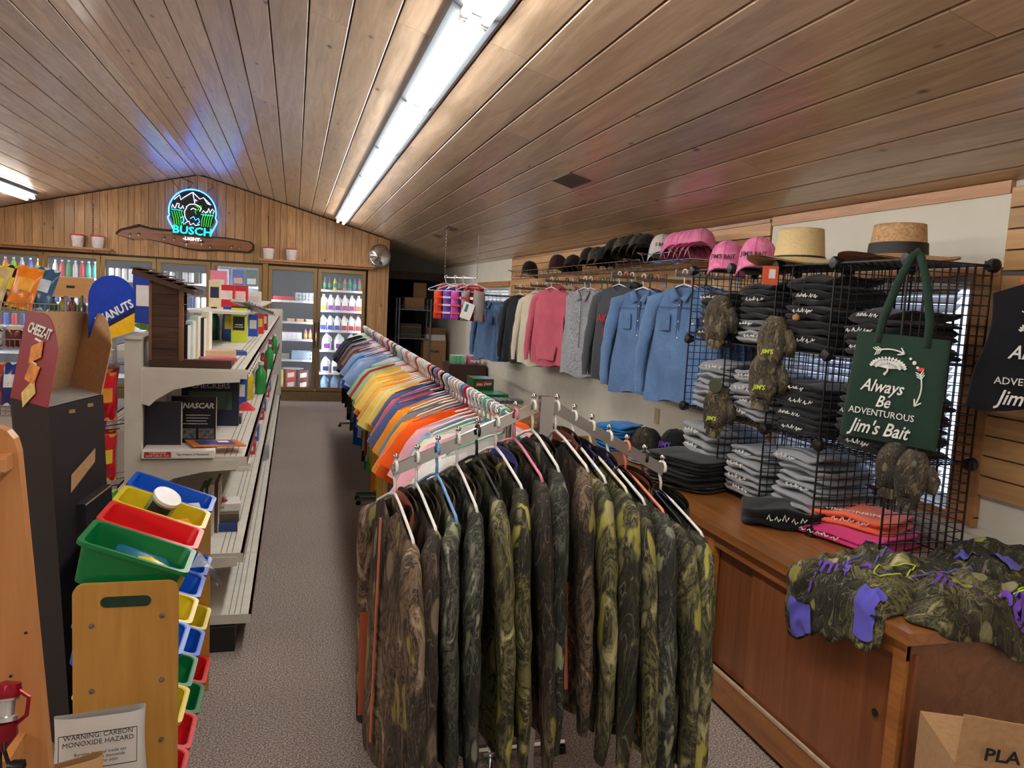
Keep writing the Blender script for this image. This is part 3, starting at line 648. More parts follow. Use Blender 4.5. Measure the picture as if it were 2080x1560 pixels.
# ---------------------------------------------------------------- long t-shirt rails
RA, RB = Vector((.75, 2.60, 1.30)), Vector((.87, 10.2, 1.30))
def railp(y): return RA.lerp(RB, (y-RA.y)/(RB.y-RA.y))
for i, (y0, y1, lb) in enumerate(((2.60, 6.35, 'long chrome garment rail packed with bright tee shirts'), (6.42, 10.2, 'far chrome garment rail of dark shirts ending in empty white hangers'))):
    a, c = railp(y0), railp(y1); e = thing('garment_rack', lb, 'clothes rack', (a.x, a.y, 0)); d = c-a
    MB().tube([(0, 0, 1.30), (d.x, d.y, 1.30)], .0145, 10).build('rail', chrome, e, smooth=AS)
    for q in (.012, .988):
        MB().tube([(d.x*q, d.y*q, .06), (d.x*q, d.y*q, 1.30)], .016, 10).build('upright_post', chrome, e, smooth=AS)
        MB().tube([(d.x*q-.28, d.y*q, .045), (d.x*q+.28, d.y*q, .045)], .016, 8).build('foot_bar', chrome, e, smooth=AS)
        for sx in (-.27, .27): MB().lathe([(.012, 0), (.02, .003), (.02, .028), (.01, .03)], 10, 0, T(d.x*q+sx, d.y*q, 0)).build('caster', black_pl, e)
    MB().tube([(0, 0, .06), (d.x, d.y, .06)], .012, 8).build('base_bar', chrome, e, smooth=AS)
TS = [garment(.235, .70, .022, 'short', k, .02, sl_out=.48, slen=.21, lump=.5).mesh('t_shirt', cloth('c_white', (232, 230, 226)), True) for k in range(5)]
COLS = {'white': (226, 224, 222), 'pale pink': (236, 178, 192), 'pale yellow': (240, 222, 130), 'sky blue': (130, 176, 232), 'lime green': (110, 214, 70), 'orange red': (244, 96, 24), 'orange': (250, 152, 34), 'golden yellow': (246, 180, 44), 'rose': (196, 84, 100), 'slate blue': (88, 100, 146), 'salmon': (222, 100, 116), 'peach': (250, 186, 90), 'butter yellow': (244, 216, 110), 'mint': (150, 214, 170), 'grey': (128, 132, 138), 'royal blue': (24, 90, 190), 'purple': (70, 36, 140), 'teal': (20, 130, 190), 'forest green': (62, 84, 64), 'maroon': (120, 40, 56), 'black': (26, 28, 34), 'navy': (28, 34, 60), 'charcoal': (56, 60, 66), 'powder blue': (150, 180, 226), 'red': (206, 34, 50)}
seq = 'white,white,pale pink,white,pale yellow,lime green,sky blue,pale pink,orange red,orange red,orange,orange,grey,golden yellow,golden yellow,orange,slate blue,salmon,slate blue,rose,salmon,slate blue,rose,butter yellow,white,butter yellow,peach,orange,peach,butter yellow,orange,peach,orange,butter yellow,butter yellow,peach,butter yellow,mint,lime green,red,pale yellow,mint,white,royal blue,navy,teal,powder blue,royal blue,white,powder blue,teal,royal blue,purple,royal blue,teal,purple,powder blue,purple,grey,white,forest green,grey,forest green,maroon,pale pink,grey,forest green,maroon,navy,black,charcoal,navy,forest green,grey,black,navy,charcoal,black,navy,black,charcoal,black,navy,black,charcoal,black'.split(',')
rg = random.Random(21); y = 2.72; GR = 'tee shirts on the long rail'
TM = {k: cloth('tee_'+k.replace(' ', '_'), c) for k, c in COLS.items()}
hcs = ['white']*9+['blue', 'red', 'mint', 'clear', 'pink', 'black']
for i, cn in enumerate(seq):
    if 6.30 < y < 6.48: y = 6.48
    P = railp(y); tw = rg.uniform(-.045, .045); hc = rg.choice(hcs)
    M = Matrix.Translation(P) @ RZ(tw)
    hanger(hc, M, '%s hanger of the %s tee beside %s on the long rail' % (hc, cn, seq[i-1] if i else 'its end'), 'hangers on the long rail')
    o = link('t_shirt', TS[i % 5], None, None, None, M @ T(0, 0, -.012) @ RX(rg.uniform(-.03, .03)) @ Matrix.Diagonal((rg.uniform(.92, 1.12), 1, rg.uniform(.9, 1.22), 1)), [TM[cn]])
    nb_ = (seq[i-1] if i else 'the rail end', seq[i+1] if i+1 < len(seq) else 'the empty hangers')
    tag(o, '%s tee shirt hung between %s and %s on the long rail' % (cn, nb_[0], nb_[1]), 'shirt', GR)
    y += .078 if y < 6.3 else .085
while y < 10.1:
    hanger('white', Matrix.Translation(railp(y)) @ RZ(rg.uniform(-.1, .1)), 'empty white plastic hanger at the far end of the long rail', 'empty hangers'); y += .04
# ---------------------------------------------------------------- two-way rack with camo hoodies
PT = atz(1110, 808, 1.42); AL = atz(797, 946, 1.24); AR_ = atz(1350, 946, 1.24)
e = thing('two_way_rack', 'chrome two-way clothes rack with slanted arms of camo hoodies', 'clothes rack', (PT.x, PT.y, 0))
MB().box((0, 0, .74), (.042, .03, 1.37)).build('upright_post', chrome, e); MB().box((0, 0, .02), (.07, .9, .035)).box((0, 0, .02), (.75, .07, .03)).build('base', chrome, e)
ARMS = {}
for nm, E_, nbl in (('aisle', AL, 8), ('counter', AR_, 7)):
    d = E_-PT; h = Vector((d.x, d.y, d.z)); a0 = Vector((0, 0, 1.405)); a1 = a0+h
    MB().bar(a0, a1, .008, .032).build('slanted_arm', chrome, e)
    ds = []
    for k in range(nbl):
        q = a0+h*(.09+.89*k/(nbl-1)); ds.append(q+Vector((PT.x, PT.y, 0)))
        bb = MB().lathe([(0, 0)]+[(.0085*sin(t), .0085-.0085*cos(t)+.012) for t in [pi*k2/6 for k2 in range(1, 6)]]+[(0, .029)], 10)
        bb.build('ball_stop', chrome, e, M=Matrix.Translation(q+Vector((0, 0, .016))), smooth=True)
    ARMS[nm] = (ds, math.atan2(d.y, d.x)+pi/2)
cA = camo('camo_brown', (58, 46, 38), (118, 98, 76), (150, 142, 70), (176, 160, 134)); cB = camo('camo_green', (52, 50, 38), (116, 112, 70), (176, 170, 80), (196, 188, 140)); cC = camo('camo_dark', (46, 46, 42), (92, 94, 82), (150, 156, 118), (176, 176, 160), 1.3)
lin_p = cloth('lining_purple', (98, 92, 200)); lin_o = cloth('lining_coral', (196, 106, 80)); lin_k = cloth('lining_black', (24, 22, 24)); lin_t = cloth('lining_tan', (150, 132, 104))
HG = [garment(.245, .66, .036, 'long', 40+k, .02, slen=.60, srad=.062, lump=.6).mesh('body', cA, True) for k in range(4)]
def hood_mesh(seed):
    b = MB(); rg = random.Random(seed)
    def fn(u, v):
        a = pi*(u*1.0); r = .105*(1-.25*v); x = r*cos(a); return (x, .02+.055*sin(pi*v)*sin(a)+.02, -.07-.10*v*sin(a)-.03*v+.03*sin(a)*(1-v))
    b.surf(fn, 14, 6)
    def fn2(u, v):
        a = pi*u; r = .10*(1-.25*v); x = r*cos(a); return (x, .015+.045*sin(pi*v)*sin(a)+.015, -.075-.09*v*sin(a)-.03*v+.025*sin(a)*(1-v))
    b.surf(fn2, 14, 6, False, 1); return b
HOODM = hood_mesh(1).mesh('hood', [cA, lin_k], True)
ZIP = MB().box((0, -.042, -.40), (.014, .004, .58)).mesh('zip_strip', lin_p)
PANEL = MB().surf(lambda u, v: (.20+.03*v, -.018+.012*sin(pi*u)+(.05*(u-.5)), -.42-.28*v), 4, 6).mesh('side_panel', lin_p)
spec = {'aisle': [('cA', 'coral', 'white', 1), ('cA', 'black', 'white', 0), ('cC', 'tan', 'blue', 0), ('cC', 'tan', 'white', 0), ('cB', 'black', 'black', 0), ('cB', 'purple', 'white', 1), ('cA', 'tan', 'pink', 0), ('cC', 'tan', 'white', 0)],
        'counter': [('cA', 'coral', 'white', 1), ('cB', 'purple', 'white', 1), ('cB', 'purple', 'cream', 1), ('cB', 'black', 'white', 0), ('cC', 'coral', 'coral', 1), ('cB', 'purple', 'black', 0), ('cB', 'black', 'white', 1)]}
LN_ = {'purple': lin_p, 'coral': lin_o, 'black': lin_k, 'tan': lin_t}; CM = {'cA': cA, 'cB': cB, 'cC': cC}; CMN = {'cA': 'brown', 'cB': 'green', 'cC': 'dark'}
for nm, (ds, ang) in ARMS.items():
    ordr = list(reversed(spec[nm])) if nm == 'aisle' else spec[nm]
    for k, q in enumerate(ds):
        cm, ln, hc, hood = ordr[k]; tw = rg.uniform(-.13, .13); ang = math.atan2(-.99, .10 if nm == 'aisle' else .16); M = Matrix.Translation(q+Vector((0, 0, .006))) @ RZ(ang+tw*.25)
        hanger(hc, M, '%s hanger, %s from the post on the %s-side arm of the two-way rack' % (hc, ORD[k], nm), 'two-way rack hangers')
        g_ = thing('camo_hoodie', '%s camo hoodie with %s lining, %s from the post on the %s-side arm' % (CMN[cm], ln, ORD[k], nm), 'hoodie', group='camo hoodies on the two-way rack', M=M @ T(0, 0, -.018) @ RX(rg.uniform(-.02, .02)) @ Matrix.Diagonal((rg.uniform(.92, 1.0), .85, rg.uniform(1.08, 1.2), 1)))
        link('body', HG[(k+len(nm)) % 4], g_, mats=[CM[cm]])
        link('hood' if hood else 'collar', HOODM, g_, (0, 0, 0) if hood else (0, 0, -.02), mats=[CM[cm], LN_[ln]])
        if ln in ('purple', 'coral'): link('zip_strip', ZIP, g_, mats=[LN_[ln]]); link('side_panel', PANEL, g_, (-.40 if k % 2 else 0, 0, 0), mats=[LN_[ln]])
# ================================================================ RIGHT WALL CLOTHES
denim = cloth('denim', (96, 128, 168), .85, 300, .28, (78, 110, 154), .6); denim_d = cloth('denim_dark', (58, 82, 122), .85, 300, .25, (48, 68, 106), .6); blackc = cloth('black_fleece', (24, 25, 30), .9); cream = cloth('cream_fleece', (196, 188, 166), .9)
pinkc = cloth('pink_fleece', (188, 88, 106)); heather = cloth('heather', (176, 178, 184), .9, 240, .08, (84, 88, 96)); charc = cloth('charcoal_fleece', (66, 70, 76)); navyc = cloth('navy_cloth', (36, 46, 76)); greyc = cloth('grey_sweat', (150, 152, 156), .9, 300, .06, (128, 130, 136)); greyd = cloth('grey_sweat_dark', (98, 100, 106))
WG = {k: garment(.24, .72, .035, sl, 60+i, fl, slen=.58, srad=.06, lump=1.3, vneck=.075 if k == 'shirt' else .04).mesh('body', denim, True) for i, (k, sl, fl) in enumerate((('shirt', 'long', .03), ('sweat', 'long', .0), ('vest', None, .05)))}
def collar_mesh():
    b = MB()
    for s_ in (-1, 1):
        f = [(s_*.004, -.034, -.150), (s_*.058, -.052, -.178), (s_*.092, -.030, -.105), (s_*.074, -.014, -.075)]
        f = [Vector(q) for q in f]; o_ = Vector((0, -.004, .002)); vs = f+[q+o_ for q in f]
        b.add(vs, [(0, 1, 2, 3), (7, 6, 5, 4), (0, 4, 5, 1), (1, 5, 6, 2), (2, 6, 7, 3), (3, 7, 4, 0)])
    b.surf(lambda u, v: ((.074+.018*v)*cos(pi*u), (.026+.012*v)*sin(pi*u)-.012, -.070-.03*v*(1-.3*sin(pi*u))), 14, 3); return b
COLLAR = collar_mesh().mesh('collar', denim, True)
PLACK = MB().box((0, -.0365, -.46), (.028, .003, .62)).mesh('placket', denim_d)
BTN = MB().lathe([(.005, 0), (.005, .002), (0, .0024)], 8, 0, RX(pi/2)).mesh('button', flat('button_pearl', (226, 222, 210), .3))
CUFF = MB().lathe([(.034, -.03), (.036, .03)], 10, 0).mesh('cuff', denim_d)
CPK = MB().box((0, -.041, -.30), (.085, .003, .10)).prism([(-.043, 0), (.043, 0), (.043, -.025), (0, -.045), (-.043, -.025)], .003, 0, T(0, -.042, -.245) @ RX(pi/2)).mesh('chest_pocket', denim)
YOKE = MB().box((0, -.040, -.205), (.36, .002, .004)).mesh('yoke_seam', denim_d)
VZ = MB().box((0, -.036, -.34), (.008, .003, .44)).mesh('zip', flat('zip_grey', (90, 92, 98), .4))
KANG = MB().surf(lambda u, v: (-.13+.26*u+(.03*(1-v) if u > .5 else -.03*(1-v))*abs(2*u-1), -.040-.008*sin(pi*u), -.60-.14*v), 8, 4).mesh('pocket', charc)
def wgarment(kind, m_, M, label, grp, hood=None, hc='white', front=True):
    hanger(hc, M, hc+' hanger holding the '+label, 'hangers on the wall arms')
    nm = {'shirt': 'denim_shirt', 'sweat': 'sweatshirt', 'vest': 'knit_vest'}[kind]
    g_ = thing(nm, label, {'shirt': 'shirt', 'sweat': 'sweatshirt', 'vest': 'vest'}[kind], group=grp, M=M @ T(0, 0, -.012) @ Matrix.Diagonal((1, .8 if front else .6, 1, 1)))
    link('body', WG[kind], g_, mats=[m_])
    if kind == 'shirt':
        if front: [link('chest_pocket', CPK, g_, (sx, 0, 0), mats=[m_]) for sx in (-.11, .11)]
        link('yoke_seam', YOKE, g_)
        link('collar', COLLAR, g_, mats=[m_])
        if front:
            link('placket', PLACK, g_)
            for k in range(6): link('button', BTN, g_, (0, -.0385, -.19-.10*k))
    elif kind == 'vest':
        link('collar', COLLAR, g_, mats=[m_]); link('zip', VZ, g_) if front else None
    elif hood is not None: link('hood', HOODM, g_, (0, -.01, .0), mats=[m_, hood]); link('pocket', KANG, g_, mats=[m_])
    return g_
XF = 2.30; armm = steel
# (pixel of the front hook, list of garments front to back)
arms = [((993, 597), [('shirt', denim, 'faded blue denim shirt in front, nearest the storage alcove'), ('shirt', denim, 'second faded denim shirt nearest the storage alcove'), ('shirt', denim, 'third denim shirt nearest the alcove'), ('shirt', denim_d, 'dark denim shirt at the wall end of the alcove arm')], 0),
        ((1057, 582), [('sweat', blackc, 'black sweatshirt with small orange print in front of denim shirts'), ('sweat', blackc, 'second black sweatshirt beside the alcove-end denim'), ('shirt', denim, 'denim shirt behind the black sweatshirts'), ('shirt', denim, 'last denim shirt behind the black sweatshirts')], 0),
        ((1090, 577), [('sweat', cream, 'cream lace-up hooded sweatshirt hanging in front'), ('sweat', cream, 'second cream sweatshirt behind the lace-up one'), ('sweat', blackc, 'black sweatshirt behind the two cream ones')], 1),
        ((1121, 567), [('sweat', pinkc, 'dusty pink sweatshirt in front of its arm'), ('sweat', pinkc, 'second dusty pink sweatshirt'), ('sweat', cream, 'cream sweatshirt behind the pink pair'), ('sweat', cream, 'last cream sweatshirt behind the pink pair'), ('sweat', pinkc, 'pink sweatshirt nearest the wall behind the cream ones'), ('sweat', cream, 'cream sweatshirt against the slatwall')], 1),
        ((1189, 566), [('vest', heather, 'grey heather knit quarter-zip vest in front'), ('vest', heather, 'second grey heather vest'), ('vest', heather, 'third grey heather vest'), ('vest', charc, 'dark vest behind the heather vests'), ('sweat', greyd, 'dark grey sweatshirt behind the vests'), ('sweat', charc, 'charcoal sweatshirt at the wall behind the vests')], 0),
        ((1259, 557), [('sweat', charc, 'charcoal hooded sweatshirt with red and black lettering'), ('sweat', charc, 'plain charcoal sweatshirt behind the lettered one'), ('sweat', blackc, 'black sweatshirt at the wall behind the charcoal pair')], 1),
        ((1308, 562), [('shirt', denim, 'light denim shirt with white hanger next to the charcoal hoodie'), ('shirt', denim_d, 'dark navy denim shirt behind the light one'), ('shirt', denim_d, 'second dark denim shirt at the wall')], 0),
        ((1392, 553), [('shirt', denim, 'light denim shirt with chest embroidery beside the wire grid'), ('shirt', denim, 'denim shirt just behind the embroidered one'), ('shirt', denim_d, 'dark denim shirt third beside the wire grid'), ('shirt', denim, 'denim shirt seen through the wire grid'), ('shirt', denim_d, 'dark denim shirt seen through the wire grid')], 0)]
rg = random.Random(8); redt = flat('red_print', (150, 30, 40), .8); orap = flat('orange_print', (226, 110, 60), .8); whp = flat('white_print', (226, 226, 222), .8)
for ai, ((hx, hy), its, hd) in enumerate(arms):
    P = atx(hx, hy, XF); zz = P.z-.018
    a_ = thing('faceout_arm', 'chrome faceout arm behind the '+' '.join(its[0][2].split()[:9]), 'display arm', (XR-.024, P.y, zz))
    MB().bar((0, 0, 0), (XF-.06-(XR-.024), 0, 0), .012, .024).build('bar', steel, a_); MB().box((-.003, 0, -.01), (.006, .05, .10)).build('wall_plate', steel, a_)
    MB().box((XF-.06-(XR-.024), 0, .012), (.008, .014, .04)).build('end_stop', steel, a_)
    for k, (kind, m_, lb) in enumerate(its):
        M = Matrix.Translation((XF+k*.05, P.y, zz+.018)) @ RZ(-pi/2+.34+rg.uniform(-.015, .015))
        g_ = wgarment(kind, m_, M, lb, 'garments on the wall arms', (m_ if hd else None), rg.choice(['white', 'white', 'white', 'coral', 'teal', 'black']) if k else 'white', k == 0)
        if k == 0 and ai == 5:
            text('lettering', 'AKA', .085, redt, g_, frame((-.07, -.078, -.32), (1, 0, 0), (0, 0, 1)), bold=.03); text('lettering', 'E', .075, redt, g_, frame((-.07, -.080, -.42), (1, 0, 0), (0, 0, 1)), bold=.03)
        if k == 0 and ai == 1: MB().lathe([(.035, 0), (.03, .004), (0, .005)], 10, 0, RX(pi/2)).build('chest_print', orap, g_, (.06, -.042, -.36)); MB().box((.07, -.042, -.30), (.07, .002, .02)).build('chest_print', whp, g_)
        if k == 0 and ai == 7: MB().lathe([(.022, 0), (.018, .002), (0, .003)], 5, 0, RX(pi/2)).build('embroidery', flat('embroid', (206, 206, 160), .8), g_, (.12, -.040, -.30))
        if k == 0 and ai == 2:
            for q in range(6): MB().tube([(-.012, -.044, -.16-.02*q), (.012, -.044, -.17-.02*q)], .002, 5).build('lace', cream, g_)
# ---------------------------------------------------------------- caps
def cap_meshes():
    b = MB(); n = 18
    def fn(u, v):
        a = 2*pi*u; ph_ = v*pi/2; r = cos(ph_)**.75; front = max(0, -sin(a))
        return (.078*r*cos(a), .092*r*sin(a), .115*sin(ph_)**.9*(1+.06*front)-.0)
    b.surf(fn, n, 7, True)
    for k in range(6):
        a0 = pi/6+k*pi/3; b.tube([(.0795*cos(q)**.75*cos(a0), .0935*cos(q)**.75*sin(a0), .116*sin(q)**.9*(1+.06*max(0, -sin(a0)))) for q in [pi/2*j/7 for j in range(7)]], .0012, 4)
    cr = b.mesh('crown', blackc, True)
    b2 = MB()
    def bl(u, v):
        a = pi+pi*u; r = 1+.72*v*sin(pi*u)**.7; x = .078*cos(a)*(1+.04*v); y = .09*sin(a)*r; return (x, y, .006-.9*x*x*6*v-.012*v)
    b2.surf(bl, 14, 5); b2.surf(lambda u, v: tuple(Vector(bl(u, v))-Vector((0, 0, .004))), 14, 5)
    br = b2.mesh('bill', blackc, True)
    bt = MB().lathe([(.007, 0), (.006, .004), (0, .006)], 8, 0, T(0, 0, .113)).mesh('button', blackc, True); return cr, br, bt
CR, BR, BT = cap_meshes()
pinkcap = cloth('pink_camo', (236, 142, 184), .8, 30, .12, (224, 118, 166))
def cap(px, py, X, ang, m_, mb_, label, txt=None, tilt=0, s_=1.0, grp=None, P=None):
    P = P or atx(px, py, X)
    c = thing('baseball_cap', label, 'cap', group=grp, M=Matrix.Translation(P) @ RZ(ang) @ RX(tilt) @ Matrix.Scale(s_, 4))
    link('crown', CR, c, mats=[m_]); link('bill', BR, c, mats=[mb_]); link('button', BT, c, mats=[m_])
    if txt: text('lettering', txt[0], .026, txt[1], c, frame((0, -.0925, .045), (1, 0, 0), (0, .22, 1)), sx=.9, bold=.02)
    return c
blk_cap = cloth('cap_black', (26, 26, 28)); camocap = camo('camo_cap', (44, 38, 30), (96, 82, 60), (120, 106, 70), (150, 140, 110), 2.0); maroonc = cloth('cap_maroon', (56, 30, 40)); whcap = cloth('cap_white', (206, 202, 196))
XC = 2.46; A_ = -.55
capz = 0
caps = [(1076, 556, blk_cap, blk_cap, 'black cap with green bill edge at the alcove end of the wire rack', 0), (1133, 546, maroonc, blk_cap, 'dark maroon cap with red patch on the wire rack', 0), (1163, 548, blk_cap, camocap, 'black cap with camo bill between maroon and stacked caps', .55), (1197, 535, blk_cap, camocap, 'front black cap of the small stack on the wire rack', .3), (1213, 535, camocap, camocap, 'camo cap second in the small stack on the wire rack', .3), (1228, 535, blk_cap, camocap, 'black cap last in the small stack on the wire rack', .3),
        (1250, 522, blk_cap, camocap, 'front black cap with orange logo in the large nested stack', .6), (1266, 520, camocap, camocap, 'camo cap second in the large nested stack', .6), (1282, 517, blk_cap, camocap, 'black cap third in the large nested stack', .6), (1298, 516, camocap, camocap, 'camo cap fourth in the large nested stack', .6), (1312, 517, blk_cap, camocap, 'last black cap of the large nested stack', .6),
        (1345, 520, whcap, whcap, 'off-white cap with dark lettering beside the pink caps', .2), (1372, 518, pinkcap, pinkcap, 'front pink camo cap of the nested pink row', .55), (1388, 516, pinkcap, pinkcap, 'second pink camo cap of the nested row', .55), (1400, 515, pinkcap, pinkcap, 'third pink camo cap of the nested row', .55), (1412, 514, pinkcap, pinkcap, 'fourth pink camo cap of the nested row', .55), (1423, 513, pinkcap, pinkcap, 'last pink camo cap of the nested row', .55)]
for x, y, m1, m2, lb, tl in caps:
    cap(x, y, XC, A_, m1, m2, lb, ('S BAIT', ink) if m1 is whcap else None, -tl*.6, 1.25 if x > 1240 else 1.15, 'caps on the wall wire rack')
# wire cap rack under the caps
def wrack(y0, y1, z, lb):
    e = thing('wire_cap_rack', lb, 'rack', (XC, (y0+y1)/2, z)); L = y1-y0; b = MB()
    for x in (-.10, -.03, .04, .11): b.tube([(x, -L/2, 0), (x, L/2, 0)], .0025, 5)
    for x in (-.12, .13): b.tube([(x, -L/2, .05), (x, L/2, .05)], .003, 5)
    n = max(3, int(L/.14))
    for k in range(n+1): q = -L/2+L*k/n; b.tube([(-.12, q, .05), (-.10, q, 0), (.11, q, 0), (.20, q, .04)], .0025, 5)
    b.build('wire_frame', chrome, e)
    for q in (-L/2+.1, L/2-.1): MB().tube([(-.12, q, .05), (-.17, q+.03, .06), (-.17, q+.07, .06), (-.12, q+.1, .05)], .0035, 6).build('wire_loop', chrome, e)
zr = atx(1200, 548, XC).z
wrack(atx(1330, 530, XC).y, atx(1060, 560, XC).y, zr-.02, 'long chrome wire rack under the dark caps on the slatwall'); wrack(atx(1432, 515, XC).y, atx(1335, 522, XC).y, atx(1380, 525, XC).z-.02, 'short chrome wire rack under the pink caps')
# ================================================================ WIRE GRID SHELF, COUNTER
XGF, XGB = 2.13, 2.51; YN_ = [2.35, 2.745, 3.14, 3.535, 3.93]; ZG = [.80, 1.178, 1.556, 1.934]
CT = .785
e = thing('wire_grid_shelf', 'black wire grid cube shelving standing on the wooden counter', 'shelving', (XGF, YN_[0], CT))
def wire_panel(w_, h_, n=10, dbl=True):
    b = MB(); t = .0032
    for k in range(n+1):
        q = w_*k/n; tt = .006 if k in (0, n) else t; b.box((q, 0, h_/2), (tt, tt, h_)); q = h_*k/n; b.box((w_/2, 0, q), (w_, tt, tt))
    return b
PW_, PH_ = .395, .378
pan_y = wire_panel(PW_, PH_).mesh('wire_panel', blackwire); pan_x = wire_panel(XGB-XGF, PH_).mesh('wire_panel', blackwire); pan_s = wire_panel(XGB-XGF, PW_).mesh('wire_panel', blackwire)
O = Vector((XGF, YN_[0], CT))
for li in range(3):
    cols = range(4) if li else range(3)
    for c in cols:
        link('wire_panel', pan_y, e, Vector((XGB, YN_[c], ZG[li]))-O, (0, 0, pi/2))
    for c in (range(5) if li else range(4)):
        link('wire_panel', pan_x, e, Vector((XGF, YN_[c], ZG[li]))-O)
for li in range(1, 4):
    for c in range(4): link('wire_panel', pan_s, e, Vector((XGF, YN_[c], ZG[li]))-O, (pi/2, 0, 0), M=None).rotation_euler = (-pi/2, 0, 0)
conn = MB().lathe([(.024, -.014), (.027, -.008), (.027, .008), (.022, .014), (0, .016)], 14, 0, RY(-pi/2)).box((.012, 0, 0), (.03, .034, .034)).mesh('connector', black_pl, AS)
for li in range(4):
    for c in (range(5) if li else range(4)):
        link('connector', conn, e, Vector((XGF-.004, YN_[c], ZG[li]))-O); link('connector', conn, e, Vector((XGB+.004, YN_[c], ZG[li]))-O, (0, 0, pi))
for li in (1, 2, 3): pass
# ---- counter
oakc = wood('counter_oak', (138, 84, 40), (180, 118, 62), 1, .3, .4, False, 1.2); oakd = wood('counter_door', (116, 66, 36), (148, 90, 52), 2, .35, .3, False, .7); oake = wood('counter_end', (106, 62, 34), (136, 84, 48), 1, .4, .2, False, .8)
X0, X1, Y0, Y1 = 1.80, 2.69, 1.83, 5.15
e = thing('store_counter', 'long oak display counter with sliding doors along the right wall', 'counter', (X0, Y0, 0))
MB().box(((X1-X0)/2-.01, (Y1-Y0)/2-.01, CT-.019), (X1-X0+.02, Y1-Y0+.02, .038)).build('worktop', oakc, e)
MB().box(((X1-X0)/2, .012, (CT-.04)/2), (X1-X0-.03, .02, CT-.04)).build('end_panel', oake, e)
MB().box(((X1-X0)/2, Y1-Y0-.012, (CT-.04)/2), (X1-X0-.03, .02, CT-.04)).build('end_panel', oake, e)
MB().box((.018, (Y1-Y0)/2, CT-.068), (.03, Y1-Y0-.01, .06)).build('top_rail', oakc, e); MB().box((.018, (Y1-Y0)/2, .09), (.03, Y1-Y0-.01, .13)).build('bottom_rail', oakc, e)
MB().box((.05, (Y1-Y0)/2, .012), (.03, Y1-Y0-.02, .024)).build('kick_strip', black_pl, e); MB().box((.006, (Y1-Y0)/2, .162), (.012, Y1-Y0-.06, .012)).build('door_track', flat('pale_track', (196, 170, 140), .5), e)
for y_ in (.03, 1.15, 2.25, Y1-Y0-.03): MB().box((.016, y_, .43), (.032, .05, .62)).build('stile', oakc, e)
for k in range(4): MB().box((.03+(.012 if k % 2 else 0), .42+.78*k, .435), (.012, .86, .55)).build('sliding_door', oakd, e)
MB().lathe([(.012, 0), (.014, .003), (0, .004)], 12, 0, RY(-pi/2)).build('finger_pull', bronze_d, e, (.018, .12, .46))
MB().box(((X1-X0)/2, (Y1-Y0)/2, .2), (X1-X0-.08, Y1-Y0-.06, .01)).build('inner_shelf', oakd, e); MB().box((X1-X0-.02, (Y1-Y0)/2, .38), (.012, Y1-Y0-.04, .72)).build('back_panel', oakd, e)
# ---- folded garments
def folded_mesh(seed, L=.30, W=.30, H=.06):
    b = MB(); rg = random.Random(seed); n = 2; hh = H/n
    for k in range(n):
        ph = rg.uniform(0, 6); ox = rg.uniform(-.012, .012); sc = 1-.02*k+rg.uniform(-.02, .02)
        def fn(u, v):
            a = 2*pi*u; bb = -pi/2+pi*v; ex = .35
            f = lambda q, p_: math.copysign(abs(q)**p_, q)
            cx = f(cos(bb), .6); x = L/2*sc*f(cos(a), ex)*cx; y = W/2*sc*f(sin(a), ex)*cx
            z = hh*.55*f(sin(bb), .85)+hh*(k+.5)+.010*sin(9*x/L+ph)*(.4+k*.3)+.008*sin(11*y/W+2*ph)
            if x < -L*.30: z += .006*sin(ph)
            return (x+ox, y, max(z, .002))
        b.surf(fn, 22, 8, True)
    return b
FM = [folded_mesh(k).mesh('fabric', greyc, True) for k in range(5)]
MKM = []
for q in range(4):
    b = MB(); rg = random.Random(q+30); x = -.06
    for k in range(5):
        h = rg.uniform(.008, .018); b.tube([(x, 0, 0), (x+.006, h, 0), (x+.012, rg.uniform(-.006, .004), 0), (x+.02, rg.uniform(.0, .012), 0)], .0022, 5); x += rg.uniform(.018, .03)
    MKM.append(b.mesh('printed_mark', whp))
def folded(P, m_, label, cat='sweatshirt', rot=0, s_=(1, 1, 1), mark=True, grp='folded sweatshirts on the grid shelf', k=[0]):
    k[0] += 1; g_ = thing('folded_'+cat.replace(' ', '_'), label, cat, group=grp, M=Matrix.Translation(P) @ RZ(rot) @ Matrix.Diagonal((*s_, 1)))
    link('fabric', FM[k[0] % 5], g_, mats=[m_])
    if mark: link('printed_mark', MKM[k[0] % 4], g_, M=frame((-.158, .02*(k[0] % 3-1), .034), (0, -1, 0), (.25, 0, 1)))
    return g_
cube = lambda c, li: Vector((XGF+.19, (YN_[c]+YN_[c+1])/2, ZG[li]+.008))
rg = random.Random(4)
cn_ = {0: 'behind the tote', 1: 'next to the tote', 2: 'under the straw hat', 3: 'beside the denim shirts'}
ln_ = {0: 'bottom row', 1: 'middle row', 2: 'top row'}
fill = {(2, 0): [(blackc, 'black', 3)], (2, 1): [(blackc, 'black', 5)], (2, 2): [(greyc, 'grey', 1), (greyd, 'dark grey', 1), (blackc, 'black', 3)], (2, 3): [(blackc, 'black', 4)],
        (1, 0): [(blackc, 'black', 4)], (1, 1): [(blackc, 'black', 4)], (1, 2): [(greyc, 'grey', 4)], (1, 3): [(greyc, 'grey', 4)],
        (0, 0): [], (0, 1): [(greyc, 'grey', 5)], (0, 2): [(greyc, 'grey', 4)]}
for (li, c), its in fill.items():
    z = 0; n = 0
    for m_, cn, k in its:
        for q in range(k):
            P = cube(c, li)+Vector((rg.uniform(-.03, .0), rg.uniform(-.015, .015), z)); h = rg.uniform(.95, 1.15); n += 1
            folded(P, m_, '%s folded sweatshirt, %s up in the %s cube %s' % (cn, ORD[n-1], ln_[li], cn_[c]), rot=rg.uniform(-.12, .12), s_=(1.12, 1.1, h), mark=rg.random() < .7); z += .058*h
z = 0
